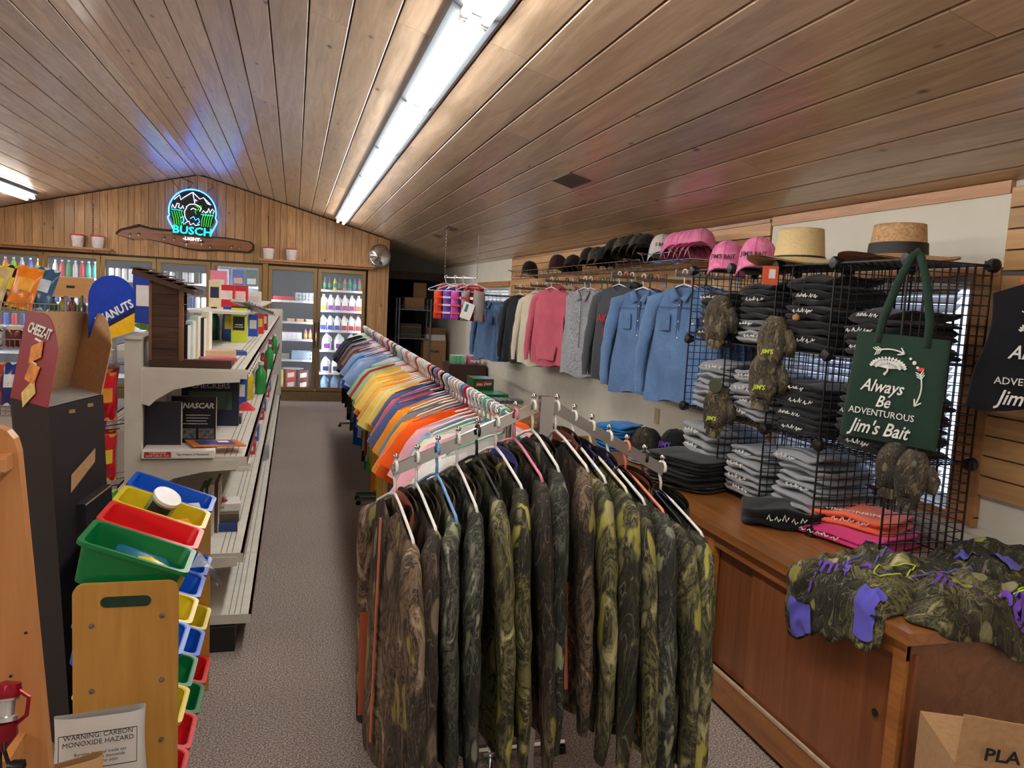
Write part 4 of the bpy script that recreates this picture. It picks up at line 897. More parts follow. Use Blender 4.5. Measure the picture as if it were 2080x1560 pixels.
for q in range(4):
    folded(Vector((XGF+.15, 3.74, CT+z)), greyc, 'light grey folded sweatshirt, %s up in the counter stack beside the grid' % ORD[q], rot=rg.uniform(-.2, .2), s_=(1.25, 1.25, 1.35)); z += .078
# ---- straw hats
def hat(P, label, m_, band, rot, tall, s_=1.0):
    h = thing('straw_hat', label, 'hat', M=Matrix.Translation(P) @ RZ(rot) @ Matrix.Scale(s_, 4))
    def cf(u, v):
        a = 2*pi*u; r = (1-.16*v)*(1 if v < .8 else (1-(v-.8)*1.2)); z = tall*min(1, v/.8)-(.03*max(0, v-.8)*5*(.6+.4*abs(cos(a))) if v > .8 else 0)
        return (.082*r*cos(a), .10*r*sin(a), z)
    b = MB(); b.surf(cf, 28, 10, True); b.surf(lambda u, v: tuple(Vector(cf(u, 1))*(1-v)+Vector((0, 0, cf(u, 1)[2]*v-.012*v))), 28, 2, True); b.build('crown', m_, h, smooth=True)
    def bf(u, v): a = 2*pi*u; r = 1+.95*v; return (.082*r*cos(a)*1.06, .10*r*sin(a)*.98, .004-.022*v*v*sin(a)**2+.008*v*v*cos(a)**2)
    b = MB(); b.surf(bf, 32, 5, True); b.surf(lambda u, v: tuple(Vector(bf(u, v))-Vector((0, 0, .004))), 32, 5, True); b.build('brim', m_, h, smooth=True)
    b = MB(); b.surf(lambda u, v: (.084*cos(2*pi*u)*(1-.03*v), .102*sin(2*pi*u)*(1-.03*v), .008+band*v), 28, 1, True); b.build('hat_band', ink, h, smooth=True); return h
straw = flat('straw', (214, 190, 138), .75, 0, .12, 220, .4); straw2 = flat('straw_tan', (190, 150, 104), .75, 0, .3, 120, .4)
Ph = atx(1622, 535, 2.24); Ph.z = ZG[3]+.03; h1 = hat(Ph, 'cream straw hat with thin black cord and chin string on the grid shelf', straw, .006, -.3, .105, 1.36)
h2 = hat(atx(1822, 524, 2.34), 'tan straw hat with wide black band behind the tote bag strap', straw2, .035, -.3, .10, 1.3)
MB().tube([(-.06, -.14, -.01), (-.07, -.16, -.10), (-.045, -.16, -.19), (-.03, -.155, -.10), (-.01, -.15, -.01)], .002, 5).build('chin_cord', ink, h1); MB().lathe([(0, -.014), (.011, -.008), (.012, .004), (0, .012)], 10, 0, T(-.045, -.16, -.19)).build('wood_bead', oak, h1); MB().box((-.13, -.13, -.06), (.05, .004, .06)).box((-.125, -.133, -.055), (.02, .004, .03), 1).build('hang_tag', [flat('tag_orange', (226, 96, 60), .6), whp], h1)
for px, py, lb in ((1478, 531, 'pink camo lettered cap resting on the wire grid top'), (1540, 520, 'pink camo lettered cap tucked behind the cream straw hat')):
    cap(px, py, 2.24, -.75, pinkcap, pinkcap, lb, ("JIM'S BAIT", ink), 0, 1.25, P=Vector((2.24, atx(px, py, 2.24).y, ZG[3]+.012)))
# ---- tote bag and black tee prints
def jims_print(p_, s_, m_, y):
    # print block centred at origin in the xz plane, facing -y
    def tx(s, sz, x, z, sh=0, sx=1, b=0): text('lettering', s, sz*s_, m_, p_, frame((x*s_, y, z*s_), (1, 0, 0), (0, 0, 1)), shear=sh, sx=sx, bold=b)
    tx('Always', .064, -.012, -.01, .35, .85, .012); tx('Be', .06, .0, -.065, .35, .85, .012); tx('ADVENTUROUS', .034, .0, -.108, 0, 1, .006); tx("Jim's Bait", .07, .0, -.165, .35, .85, .014)
    b = MB(); r = .13
    def arc_(a0, a1, cx=0, cz=.0, rr=r): return [((cx+rr*cos(math.radians(a0+(a1-a0)*k/10)))*s_, y, (cz+rr*sin(math.radians(a0+(a1-a0)*k/10)))*s_) for k in range(11)]
    for ar in (arc_(112, 66), arc_(24, -28)):
        b.tube(ar, .003*s_, 5)
        e_ = Vector(ar[-1]); d = (Vector(ar[-1])-Vector(ar[-2])).normalized(); n_ = Vector((-d.z, 0, d.x))
        for q in (-1, 1): b.tube([e_, e_-d*.022*s_+n_*q*.014*s_], .003*s_, 5)
        for j in range(3):
            s0 = Vector(ar[0])+d*0; d0 = (Vector(ar[1])-Vector(ar[0])).normalized(); n0 = Vector((-d0.z, 0, d0.x)); p0 = s0+d0*.008*j*s_
            for q in (-1, 1): b.tube([p0, p0-d0*.012*s_+n0*q*.014*s_], .0022*s_, 5)
    for a_, rr in ((54, .005), (45, .0075), (36, .0055)): b.lathe([(rr*s_, -.001), (rr*s_, .001)], 10, 0, T(r*cos(math.radians(a_))*s_, y, r*sin(math.radians(a_))*s_) @ RX(pi/2))
    b.build('printed_arrows', m_, p_)
    b = MB(); rg = random.Random(2); b.tube([(-.01*s_, y, .036*s_), (0, y, .05*s_), (.0, y, .075*s_)], [.006*s_, .004*s_, .003*s_], 5)
    for k in range(15):
        a_ = math.radians(8+164*k/14); q = Vector((cos(a_)*.062, 0, .062+sin(a_)*.034)); b.tube([(0, y, .06*s_), (q.x*.6*s_, y, (.06+(q.z-.06)*.7)*s_), (q.x*s_, y, q.z*s_)], .0015*s_, 4)
        for w_ in (.7, 1.0): b.prism([(-.008*s_, 0), (0, .006*s_), (.009*s_, 0), (0, -.006*s_)], .001, 0, T(q.x*w_*s_, y, (.06+(q.z-.06)*w_)*s_) @ RX(pi/2) @ RZ(a_))
    b.build('printed_tree', m_, p_)
toteg = cloth('tote_green', (36, 58, 48), .9)
Pt = atx(1860, 522, XGF-.03); 
tb = thing('tote_bag', 'dark green canvas tote bag printed Always Be Adventurous hanging on the grid', 'bag', M=Matrix.Translation((XGF-.02, YN_[0]-.06, ZG[3])) @ RZ(-pi/2+.62) @ RY(.05) @ Matrix.Diagonal((.92, 1, 1, 1)))
b = MB(); b.surf(lambda u, v: ((.165+.012*v)*math.copysign(abs(cos(2*pi*u))**.35, cos(2*pi*u)), -.03+(.010+.012*sin(pi*v))*math.copysign(abs(sin(2*pi*u))**.6, sin(2*pi*u)), -.275-.385*v-.012*sin(2*pi*u*2)*0), 36, 10, True)
b.surf(lambda u, v: ((.177)*(2*u-1), -.03+.010*(2*v-1), -.66), 4, 1); b.build('bag_body', toteg, tb, smooth=True)
for dy in (-.042, -.016):
    pts = [(-.085, dy, -.31), (-.08, dy, -.22), (-.045, dy*.8, -.08), (-.015, dy*.5, .005), (.0, dy*.3, .022), (.015, dy*.5, .005), (.05, dy*.8, -.08), (.085, dy, -.22), (.09, dy, -.31)]
    bb = MB(); 
    for q in range(len(pts)-1): bb.bar(pts[q], pts[q+1], .004, .028) if False else None
    vs = []; fs = []
    for q, p_ in enumerate(pts):
        d = Vector(pts[min(q+1, 8)])-Vector(pts[max(q-1, 0)]); n_ = Vector((-d.z, 0, d.x)).normalized()*.013; vs += [Vector(p_)-n_, Vector(p_)+n_]
    for q in range(8): fs.append((2*q, 2*q+1, 2*q+3, 2*q+2))
    bb.add(vs, fs); o = bb.build('strap', toteg, tb, smooth=True); o.modifiers.new('s', 'SOLIDIFY').thickness = .003
pr = D.objects.new('print', None); COL.objects.link(pr); pr.parent = tb; pr.location = (-.02, -.0545, -.43)
jims_print(tb, 1.0, whp, 0) if False else None
def shift_print(parent, x, y, z, s_):
    n0 = set(D.objects); jims_print(parent, s_, whp, 0)
    for o in set(D.objects)-n0: o.matrix_basis = T(x, y, z) @ o.matrix_basis
D.objects.remove(pr)
shift_print(tb, -.03, -.0555, -.455, .98)
MB().box((.085, -.0535, -.385), (.022, .001, .012)).build('price_sticker', flat('sticker', (232, 70, 56), .5), tb)
# black tee at the edge of the slatwall
tee = thing('black_tee', 'black tee shirt with white adventurous print on the near slatwall', 'shirt', M=Matrix.Translation((2.56, 2.07, 1.96)) @ RZ(-pi/2+.55))
garment(.235, .47, .03, None, 77, .05, lump=.4).build('body', cloth('tee_black2', (26, 27, 32)), tee, smooth=True); shift_print(tee, -.06, -.052, -.33, 1.05)
MB().box((0, 0, -.06), (.42, .02, .014)).box((0, .06, -.04), (.02, .14, .02)).build('hanger_bar', black_pl, tee); MB().box((.0, -.012, -.085), (.3, .003, .012)).build('neck_tape', flat('tape_or', (226, 96, 60), .7), tee)
# camo gloves and caps hung on the grid
def pouch(P, label, s_, rot, lim=False, m_=None, txt=None):
    g_ = thing('camo_glove', label, 'glove', M=Matrix.Translation(P) @ RZ(-pi/2+.5) @ RY(rot) @ Matrix.Scale(s_, 4))
    b = MB(); b.surf(lambda u, v: ((.055+.035*sin(pi*min(1, v*1.1))**.8-.02*(1-v))*cos(2*pi*u), (.012+.03*sin(pi*v)**.7)*sin(2*pi*u)+.006*sin(9*v+4*u), -.23*v+.010*sin(6*u*pi)*v), 20, 12, True); b.build('shell', camocap, g_, smooth=True)
    b = MB(); b.surf(lambda u, v: (.042*cos(2*pi*u)*(1+.1*v), .02*sin(2*pi*u), -.225-.05*v), 18, 3, True); b.build('cuff', camocap, g_, smooth=True)
    b = MB(); b.tube([(.07, -.01, -.06), (.105, -.015, -.12), (.10, -.01, -.18)], [.02, .026, .018], 10, flat=.7); b.build('thumb', camocap, g_, smooth=True)
    MB().tube([(0, 0, 0), (0, 0, .03)], .002, 5).build('hang_loop', ink, g_)
    if txt: text('lettering', txt, .03, flat('lime_thread', (190, 220, 60), .7), g_, frame((0, -.04, -.17), (1, 0, .1), (0, 0, 1)), shear=.2, bold=.02)
    return g_
for px, py, lb, s_, tx in ((1466, 600, 'camo glove hanging on the top grid cube beside the denim shirts', 1.0, None), (1578, 642, 'upper camo glove with lime thread hanging mid grid', .95, "JIM'S"), (1562, 712, 'lower camo glove with lime thread hanging mid grid', 1.0, "JIM'S"), (1462, 786, 'camo glove with round tag hanging under the grey sweatshirts', .95, "JIM'S"), (1822, 898, 'camo glove below the tote bag', .75, None), (1862, 915, 'second camo glove lower below the tote bag', .75, None)):
    g_ = pouch(atx(px, py, XGF-.045), lb, s_, .08, txt=tx)
    if '786' in str(py): MB().lathe([(.04, 0), (.04, .003), (.034, .004), (.034, .0035), (0, .0036)], 20, 0, T(.0, -.045, .01) @ RX(pi/2)).build('round_tag', flat('tag_olive', (60, 66, 46), .5), g_)
# ---- things on the counter top
def P_(px, py, z=CT): return atz(px, py, z)
for k in range(5):
    folded(P_(1395, 985)+Vector((.02, 0, .034*k)), cloth('black_tee_f', (26, 27, 30)) if k else camocap, ('black folded tee, %s up in the flat stack on the counter' % ORD[k]) if k else 'folded camo garment under the black tees on the counter', 't shirt', rot=.35+rg.uniform(-.08, .08), s_=(1.25, 1.35, .62), mark=False, grp='folded tees on the counter')
o = folded(P_(1590, 1062), blackc, 'rolled black sweatshirt with white side print on the counter edge', rot=1.0, s_=(1.1, 1.25, 1.5), grp='loose garments on the counter')
pk2 = cloth('hot_pink', (214, 60, 124)); corl = cloth('coral_cloth', (240, 112, 76))
folded(P_(1735, 1090), pk2, 'hot pink folded shirt under the coral one', rot=.3, s_=(1.35, 1.5, .9), grp='loose garments on the counter'); folded(P_(1745, 1085)+Vector((0, 0, .052)), corl, 'bright coral shirt lying on the pink one', rot=.5, s_=(1.15, 1.25, 1.1), grp='loose garments on the counter')
text('lettering', 'WISCONSIN', .035, whp, [q for q in D.objects if q.get('label', '').startswith('bright coral')][0], frame((-.11, -.0, .063), (.3, -1, 0), (1, .3, .1)), bold=.01)
bluef = cloth('bright_blue', (24, 110, 176))
for k in range(4): folded(P_(1238, 915)+Vector((.1, .1, .04*k)), bluef, 'bright blue folded shirt, %s up in the pile on the counter' % ORD[k], rot=.2*k, s_=(.9, .9, .7), mark=False, grp='blue shirts on the counter')
for px, py, m1, lb, a_ in ((1310, 918, camocap, 'camo cap with green logo lying on the counter', -.9), (1372, 922, blk_cap, 'black cap with purple embroidered logo and camo bill on the counter', -1.1)):
    c = cap(px, py, 0, a_, m1, camocap, lb, None, 0, 1.35, P=P_(px, py)+Vector((0, 0, .004)))
    if m1 is blk_cap: text('lettering', "JIM'S", .035, flat('purple_thread', (110, 70, 190), .7), c, frame((0, -.0955, .05), (1, 0, 0), (0, .22, 1)), bold=.02)
for k in range(2): folded(P_(1340, 945)+Vector((.05, -.02, .03*k)), greyc, 'thin grey folded garment on the counter by the caps, %s layer' % ORD[k], rot=.3, s_=(1.1, 1.5, .5), mark=False, grp='grey layers by the caps')
# camo hoodies spread over the counter corner: a draped sheet that folds over the counter edges
def spread(label, cx, cy, L, W, H, seed, m_, rot):
    g_ = thing('camo_hoodie', label, 'hoodie', M=T(cx, cy, CT)); o3 = Vector((seed*7.3, seed*3.1, 0)); ca, sa = cos(rot), sin(rot)
    def fn(u, v):
        a, b = (u-.5), (v-.5); ed = .5-max(abs(a), abs(b))
        wob = 1+.16*noise.noise(Vector((a*4, b*4, seed)))
        x = (a*L*ca-b*W*sa)*wob; y = (a*L*sa+b*W*ca)*wob
        n1 = noise.noise(Vector((x*6, y*6, 0))+o3); n2 = 1-abs(noise.noise(Vector((x*11+n1, y*11, 3))+o3))*2; n3 = noise.noise(Vector((x*26, y*26, 7))+o3)
        k = min(1, ed*7)
        z = .006+k*(H*(.45+.55*n1)+.035*max(0, n2)+.008*n3); z = max(z, .006)
        X, Y = cx+x, cy+y; ov = max(0, X0-.012-X); ovy = max(0, Y0-.012-Y)
        if ov > 0: z = min(z, .02+.01*n1)-ov*1.0+.0; X = X0-.018-.022*(1+n1)*min(1, ov*8)-.012*max(0, n2); z -= ov*.25
        if ovy > 0: z = min(z, .02)-ovy*1.2; Y = Y0-.02-.02*(1+n1)*min(1, ovy*8)
        if X > XR-.03: X = XR-.03
        return (X-cx, Y-cy, z)
    b = MB(); b.surf(fn, 60, 60); o = b.build('body', m_, g_, smooth=True); md = o.modifiers.new('thick', 'SOLIDIFY'); md.thickness = .004; md.offset = 1
    return g_, fn
def patch(g_, fn, u0, u1, v0, v1, m_, name, lift=.013):
    MB().surf(lambda u, v: tuple(Vector(fn(u0+(u1-u0)*u, v0+(v1-v0)*v))+Vector((-lift*.8, -lift*.5, lift))), 16, 16).build(name, m_, g_, smooth=True)
def cord(g_, fn, uv, m_, name, r=.0035):
    pts = []
    for (a0, b0), (a1, b1) in zip(uv, uv[1:]):
        for k in range(8): pts.append(Vector(fn(a0+(a1-a0)*k/8, b0+(b1-b0)*k/8))+Vector((-.004, -.003, .008)))
    MB().tube(pts, r, 6).build(name, m_, g_, smooth=True)
def stext(g_, fn, s, size, u0, v0, ang, L, W, m_):
    o = text('lettering', s, size, m_, g_, Matrix.Identity(4), shear=.3, bold=.014, ext=.0); ca, sa = cos(ang), sin(ang)
    for v in o.data.vertices:
        x, y = v.co.x*ca-v.co.y*sa, v.co.x*sa+v.co.y*ca; q = Vector(fn(min(1, max(0, u0+x/L)), min(1, max(0, v0+y/W)))); v.co = q+Vector((-.006, -.006, .009))
g3, f3_ = spread('camo hoodie heaped against the slatwall behind the front ones', 2.44, 2.12, .46, .50, .13, 9, cB, .5)
g2, f2_ = spread('camo hoodie with purple lettering lying over the near end of the counter', 2.26, 1.97, .66, .52, .10, 5, cB, -.35)
g1, f1_ = spread('camo hoodie with purple trim draped over the counter front', 1.98, 2.20, .66, .46, .07, 3, cB, .25)
for u0, u1, v0, v1, n_ in ((.0, .13, .72, .95, 'purple_cuff'), (.02, .20, .08, .26, 'purple_lining'), (.78, .95, .80, .98, 'purple_hem')): patch(g1, f1_, u0, u1, v0, v1, lin_p, n_)
patch(g3, f3_, .18, .55, .35, .75, lin_p, 'hood_lining', .018); patch(g2, f2_, .55, .75, .78, .97, lin_p, 'purple_hem')
cord(g1, f1_, [(.25, .5), (.4, .62), (.6, .6), (.8, .7), (.85, .62)], lin_p, 'draw_cord'); cord(g2, f2_, [(.1, .6), (.3, .7), (.5, .66)], lin_p, 'draw_cord')
limet = flat('lime_thread', (190, 220, 60), .7)
cord(g1, f1_, [(.35, .35), (.5, .28), (.68, .34), (.6, .46), (.45, .44), (.35, .35)], limet, 'lime_outline', .0028); cord(g2, f2_, [(.5, .28), (.66, .2), (.8, .3), (.7, .42), (.5, .28)], limet, 'lime_outline', .0028)
pth = flat('purple_thread', (110, 70, 190), .7); stext(g1, f1_, "Jim's Bait", .075, .36, .56, -.9, .66, .46, pth); stext(g2, f2_, "Jim's Bait", .085, .36, .26, -.35, .66, .52, pth)
for q in range(2):
    t_ = thing('hang_tag', ('black oval hang tag with orange 40 badge on the hoodie', 'small black hang tag lettered BASS on the counter edge')[q], 'tag', tuple(P_((1888, 1790)[q], (1235, 1248)[q], CT+.004)), .5)
    MB().lathe([(.035, 0), (.035, .003), (0, .003)], 20, 0, Matrix.Diagonal((.75, 1.2, 1, 1)) @ T(0, 0, 0)).build('card', ink, t_) if q == 0 else MB().box((0, 0, .001), (.09, .035, .003)).build('card', ink, t_)
    if q == 0: MB().lathe([(.014, 0), (.014, .001)], 14, 0, T(0, -.02, .0034)).build('badge', flat('badge_or', (226, 100, 50), .5), t_); MB().box((0, .022, .0035), (.022, .016, .001)).build('badge', flat('badge_bl', (120, 190, 226), .5), t_); MB().prism([(-.014, 0), (0, .009), (.014, 0), (0, -.009)], .001, 0, T(0, .002, .0033)).build('badge', flat('lime_thread', (190, 220, 60)), t_); text('lettering', '40', .014, whp, t_, T(0, -.02, .0048))
    else: text('lettering', 'BASS', .022, whp, t_, T(0, 0, .003))
# ================================================================ GONDOLA SHELVING
gw = flat('gondola_white', (214, 210, 198), .45, 0, .06, 12); gd = flat('gondola_grey', (176, 174, 168), .5); lip_m = flat('price_rail', (176, 120, 126), .4, 0, .1); kickm = flat('kick_black', (26, 24, 24), .6)
GY0, GY1 = 3.71, 12.0; SECT = .92; ns = 9
e = thing('gondola_shelving', 'long white metal gondola shelving with pink price rails along the aisle', 'shelving', (-.676, GY0, 0))
GO = Vector((-.676, GY0, 0))
for k in range(ns+1):
    MB().box((0, .03+SECT*k*(GY1-GY0-.06)/(ns*SECT), .73), (.07, .04, 1.46)).build('upright_post', gw, e)
SY = (GY1-GY0-.06)/ns
MB().box((0, (GY1-GY0)/2, .75), (.02, GY1-GY0-.06, 1.40)).build('back_panel', gd, e); MB().box((0, (GY1-GY0)/2, 1.463), (.075, GY1-GY0, .01)).build('top_cap', gw, e)
LV = [(1.335, .44), (.93, .445), (.47, .435), (.17, .475)]
sh = {}
for z, dp0 in LV:
    for sd in (1, -1):
        dp = dp0 if sd > 0 else .30
        for k in range(ns):
            if sd < 0 and k == 0: continue
            key = (dp, sd)
            if key not in sh:
                b = MB(); b.box((sd*(dp/2+.035), SY/2, -.008), (dp, SY-.004, .016), 0); b.box((sd*(.035+dp-.006), SY/2, -.022), (.012, SY-.004, .044), 1)
                for q in range(3): b.box((sd*(.035+dp-.05-.025*q), SY/2, .0006), (.004, SY-.03, .0012), 2)
                b.box((sd*(dp/2+.035), .003, -.022), (dp, .004, .044), 0); sh[key] = b.mesh('shelf', [gw, lip_m, flat('slot_grey', (120, 118, 112), .6)])
            link('shelf', sh[key], e, (0, .03+SY*k, z))
br = [(0, 0), (.41, 0), (.41, -.045), (.26, -.055), (.13, -.085), (.06, -.13), (.03, -.16), (0, -.15)]
for z, dp in LV[:3]:
    for sd in (1,): MB().prism([(sd*(.035+x), zz) for x, zz in br], .004, 0, Matrix(((1, 0, 0, 0), (0, 0, -1, .018), (0, 1, 0, z-.012), (0, 0, 0, 1)))).build('bracket', gw, e)
MB().box((.24, (GY1-GY0)/2, .06), (.40, GY1-GY0-.02, .12)).build('kick_plate', kickm, e); MB().box((-.24, (GY1-GY0)/2, .06), (.40, GY1-GY0-.02, .12)).build('kick_plate', kickm, e)
MB().box((.27, GY1-GY0+.01, .72), (.48, .03, 1.44)).build('end_panel', gw, e)
MB().box((.21, 4.6, 1.548), (.33, 6.2, .016)).build('upper_shelf', gw, e)
for y_ in (1.6, 3.2, 4.8, 6.4, 7.6): MB().box((.05, y_, 1.50), (.02, .03, .1)).build('shelf_support', gw, e)
# price cards clipped on the first shelf lip
for k in range(10): tag(MB().box((0, 0, 0), (.002, .10, .03)).box((.0015, 0, .0), (.001, .07, .008), 1).build('price_card', [paper, ink], None, (-.676+.478, 3.80+.125*k, 1.313), (0, -.25, 0)), 'white price card clipped to the top shelf rail of the gondola', 'card', 'price cards')
# ---- small wooden book house
wd = wood('weathered_brown', (52, 34, 24), (92, 62, 42), 0, .8, 0, False, 1.2); wd2 = wood('light_brown', (98, 64, 40), (134, 92, 60), 2, .7, 0, False, 1.2)
hx0, hx1, hx2 = -.618, -.49, -.272; hy = 3.75; z0 = 1.337
e = thing('wooden_book_house', 'dark stained wooden book holder shaped like a little house on the gondola end', 'book holder', (hx0, hy, z0)); 
for k in range(7): MB().box(((hx1-hx0)/2+.002, .006, .058+.0485*k), (hx1-hx0-.02, .012, .047)).build('plank', wd, e)
MB().box(((hx1-hx0)/2, .016, .20), (hx1-hx0-.01, .006, .36)).build('leak_liner', wd, e); MB().box((.004, .15, .20), (.008, .28, .36)).build('rear_wall', wd, e); MB().box((.006, .008, .20), (.012, .02, .34)).build('corner_post', wd2, e); MB().box((hx1-hx0+.004, .008, .20), (.02, .02, .34)).build('corner_post', wd2, e)  # liner board is added to stop light leaking through the plank gaps
MB().box(((hx2-hx0)/2, .02, .018), (hx2-hx0, .04, .034)).build('base_front', wd, e); MB().box(((hx2-hx0)/2, .15, .008), (hx2-hx0-.01, .28, .014)).build('base_floor', wd, e)
for k in range(7): MB().box(((hx1-hx0)/2+.002, .294, .058+.0485*k), (hx1-hx0-.02, .012, .047)).build('plank', wd, e)
rp = [(-.065, .405), (.19, .325), (.19, .345), (-.06, .43)]
MB().prism(rp, .36, 0, Matrix(((1, 0, 0, 0), (0, 0, 1, -.03), (0, 1, 0, 0), (0, 0, 0, 1)))).build('roof_board', wd, e)
for k in range(6): MB().box((-.045+.042*k, .15, .432-.0133*k), (.046, .37, .006), 0).build('shingle', wd, e)
# ---- generic shelf goods
def bookv(P, d, c, label, rot=0, band=None, cat='book', nm='book'):
    b = MB(); w_, t_, h_ = d; b.box((0, 0, h_/2), (w_, t_, h_), 0); b.box((.002, 0, h_/2), (w_+.0005, t_-.006, h_-.006), 1)
    b.box((0, -t_/2-.0004, h_*.5), (w_*.7, .0008, h_*.12), 2) if band else None
    o = b.build(nm, [colr('bk%s' % (c,), c), paper, colr('bkb%s' % (band,), band or (200, 200, 200))], None, P, (0, 0, rot)); return tag(o, label, cat)
for i, (px, c, h_, t_, lb) in enumerate(((375, (22, 20, 22), .185, .03, 'black spined book with pale lettering inside the book house'), (388, (206, 224, 230), .20, .02, 'pale blue book standing next to the black spined book'), (398, (190, 206, 170), .22, .02, 'pale green book standing on the top gondola shelf'), (408, (30, 30, 32), .21, .03, 'thick black book standing on the top gondola shelf'), (419, (226, 222, 196), .24, .025, 'tall cream booklet standing on the top gondola shelf'))):
    P = aty(px, 717, 3.98+.1*i); o = bookv((P.x, 3.98+.1*i, 1.336), (t_+.012, .15, h_), c, lb); 
    if i == 0: text('lettering', 'WAR AND PEACE', .016, paper, o, frame((0, -.0765, .10), (0, 0, 1), (-1, 0, 0))) if False else None
for i, (P, d, c, lb, r) in enumerate((((-.40, 4.35, 1.336), (.21, .15, .04), (214, 186, 150), 'thick tan page block lying on the top gondola shelf', .1), ((-.37, 4.15, 1.336), (.16, .12, .018), (204, 92, 110), 'thin pink edged paperback lying on the top shelf', .5), ((-.36, 4.6, 1.336), (.2, .14, .02), (40, 80, 160), 'blue magazine lying under the tan book', .2))):
    tag(MB().box((0, 0, d[2]/2), d, 0).box((.001, 0, d[2]/2), (d[0], d[1]-.004, d[2]-.006), 1).build('book', [colr('bl%d' % i, c), paper], None, P, (0, 0, r)), lb, 'book')
def bottle(P, c, cap_, label, s_=1, nm='bottle', lab=None):
    o = MB().lathe([(.03, 0), (.034, .006), (.034, .12), (.03, .14), (.014, .165), (.014, .18), (.017, .18), (.017, .2), (0, .201)], 14, [0, 2, 2, 0, 0, 0, 1, 1]).build(nm, [colr('b%s' % (c,), c), colr('b%s' % (cap_,), cap_), colr('b%s' % (lab or c,), lab or c)], None, P, smooth=AS); o.scale = (s_,)*3; return tag(o, label, 'bottle')
def boxx(P, d, c, label, c2=None, cat='box', nm='product_box', rot=0):
    return tag(MB().box((0, 0, d[2]/2), d, 0).box((0, -d[1]/2-.0005, d[2]*.55), (d[0]*.75, .001, d[2]*.4), 1).build(nm, [colr('bx%s' % (c,), c), colr('bx%s' % (c2 or c,), c2 or c)], None, P, (0, 0, rot)), label, cat)
bottle((-.545, 5.86, 1.336), (18, 70, 50), (20, 20, 20), 'dark green bottle with black cap on the top gondola shelf', 1.15, lab=(30, 90, 66)); bottle((-.46, 5.95, 1.336), (18, 70, 50), (20, 20, 20), 'second dark green bottle beside the blue bag', 1.15, lab=(30, 90, 66))
boxx((-.43, 5.80, 1.336), (.09, .1, .24), (30, 70, 170), 'tall blue and yellow snack bag behind the lime pouch', (230, 200, 60), 'bag', 'snack_bag')
o = boxx((-.365, 5.70, 1.336), (.1, .08, .235), (200, 214, 50), 'lime yellow pouch with black label on the top gondola shelf', (24, 24, 24), 'pouch', 'pouch'); MB().box((0, 0, .24), (.102, .05, .012)).build('seal_strip', ink, o)
MB().box((0, -.0415, .12), (.05, .001, .006)).build('label_line', paper, o); MB().box((0, -.0415, .105), (.06, .001, .004)).build('label_line', paper, o)
for i, (x, y, d, c, c2, lb) in enumerate(((-.50, 6.4, (.11, .1, .17), (206, 36, 44), (236, 220, 220), 'clear pack of red plastic cups'), (-.41, 6.5, (.11, .1, .17), (206, 36, 44), (236, 220, 220), 'second clear pack of red plastic cups'), (-.34, 6.9, (.13, .15, .12), (224, 222, 214), (200, 200, 196), 'plain white box on the upper gondola shelf'), (-.36, 7.4, (.14, .15, .13), (232, 230, 224), (206, 206, 200), 'second plain white box on the upper gondola shelf'), (-.57, 6.2, (.08, .08, .2), (226, 210, 170), (36, 40, 80), 'cream jar with navy lid on the upper shelf'), (-.58, 6.6, (.12, .08, .28), (238, 140, 170), (226, 226, 230), 'pink packaged doll box behind the book house'))): boxx((x, y, 1.557), d, c, lb+(' above the bottles' if i == 4 else ''), c2)
for i, (x, y, c, c2, lb) in enumerate(((-.31, 6.5, (40, 80, 170), (226, 226, 226), 'blue carton'), (-.28, 6.9, (206, 50, 40), (230, 200, 60), 'red and yellow carton'), (-.27, 7.6, (150, 40, 50), (220, 210, 200), 'maroon carton'), (-.29, 8.3, (60, 120, 60), (220, 220, 200), 'green carton'))): boxx((x, y, 1.336), (.07, .1, .17), c, lb+' on the top gondola shelf past the lime pouch', c2)
mt = MB(); 
for k in range(10): mt.box((-.11+.024*k, 0, .012), (.006, .3, .02))
mt.box((0, 0, .002), (.25, .31, .004)); tag(mt.build('ribbed_metal_tray', steel, None, (-.30, 6.05, 1.565), (0, .35, .4)), 'ribbed grey metal tray propped on the upper gondola shelf', 'tray')
b = boxx((-.83, 5.0, 1.468), (.14, .12, .30), (24, 60, 160), 'tall blue carton with white nutrition panel on the gondola top', (226, 226, 226)); 
tag(MB().surf(lambda u, v: (.16*(u-.5), .1*(v-.5), .02+.02*sin(5*u+3*v)), 8, 6).build('candy_net', flat('candy', (120, 200, 60), .4, 0, .8, 90), None, (-.70, 4.25, 1.468)), 'red and green candy pouch lying on the gondola top', 'pouch')
# second shelf
o = bookv((-.572, 3.86, .931), (.155, .035, .235), (40, 40, 52), 'plain dark navy hardcover standing upright on the second gondola shelf'); 
o = bookv((-.455, 3.99, .931), (.20, .03, .245), (18, 18, 22), 'black racing history book with photo panels on the second shelf')
text('lettering', 'NASCAR', .036, paper, o, frame((.02, -.0165, .20), (1, 0, 0), (0, 0, 1)), shear=.2, bold=.03)
for k in range(4): MB().box((.02-.004*k, -.0163, .155-.014*k), (.11-.01*(k % 3), .001, .003)).build('print_line', paper, o)
for x in (-.025, .058): MB().box((x, -.0163, .065), (.07, .001, .05)).build('photo_panel', flat('photo%d' % int(x*1000), (110, 112, 116), .5, 0, .8, 60), o)
o = boxx((-.44, 4.62, .931), (.30, .05, .26), (26, 32, 58), 'navy checkers board game box standing behind the racing book', (70, 96, 80), nm='game_box'); text('lettering', 'CHECKERS', .042, flat('pale_grey', (170, 172, 180), .5), o, frame((.0, -.0265, .225), (1, 0, 0), (0, 0, 1)), bold=.02); text('lettering', 'Milwaukee Brewers', .02, paper, o, frame((.0, -.0265, .25), (1, 0, 0), (0, 0, 1)))
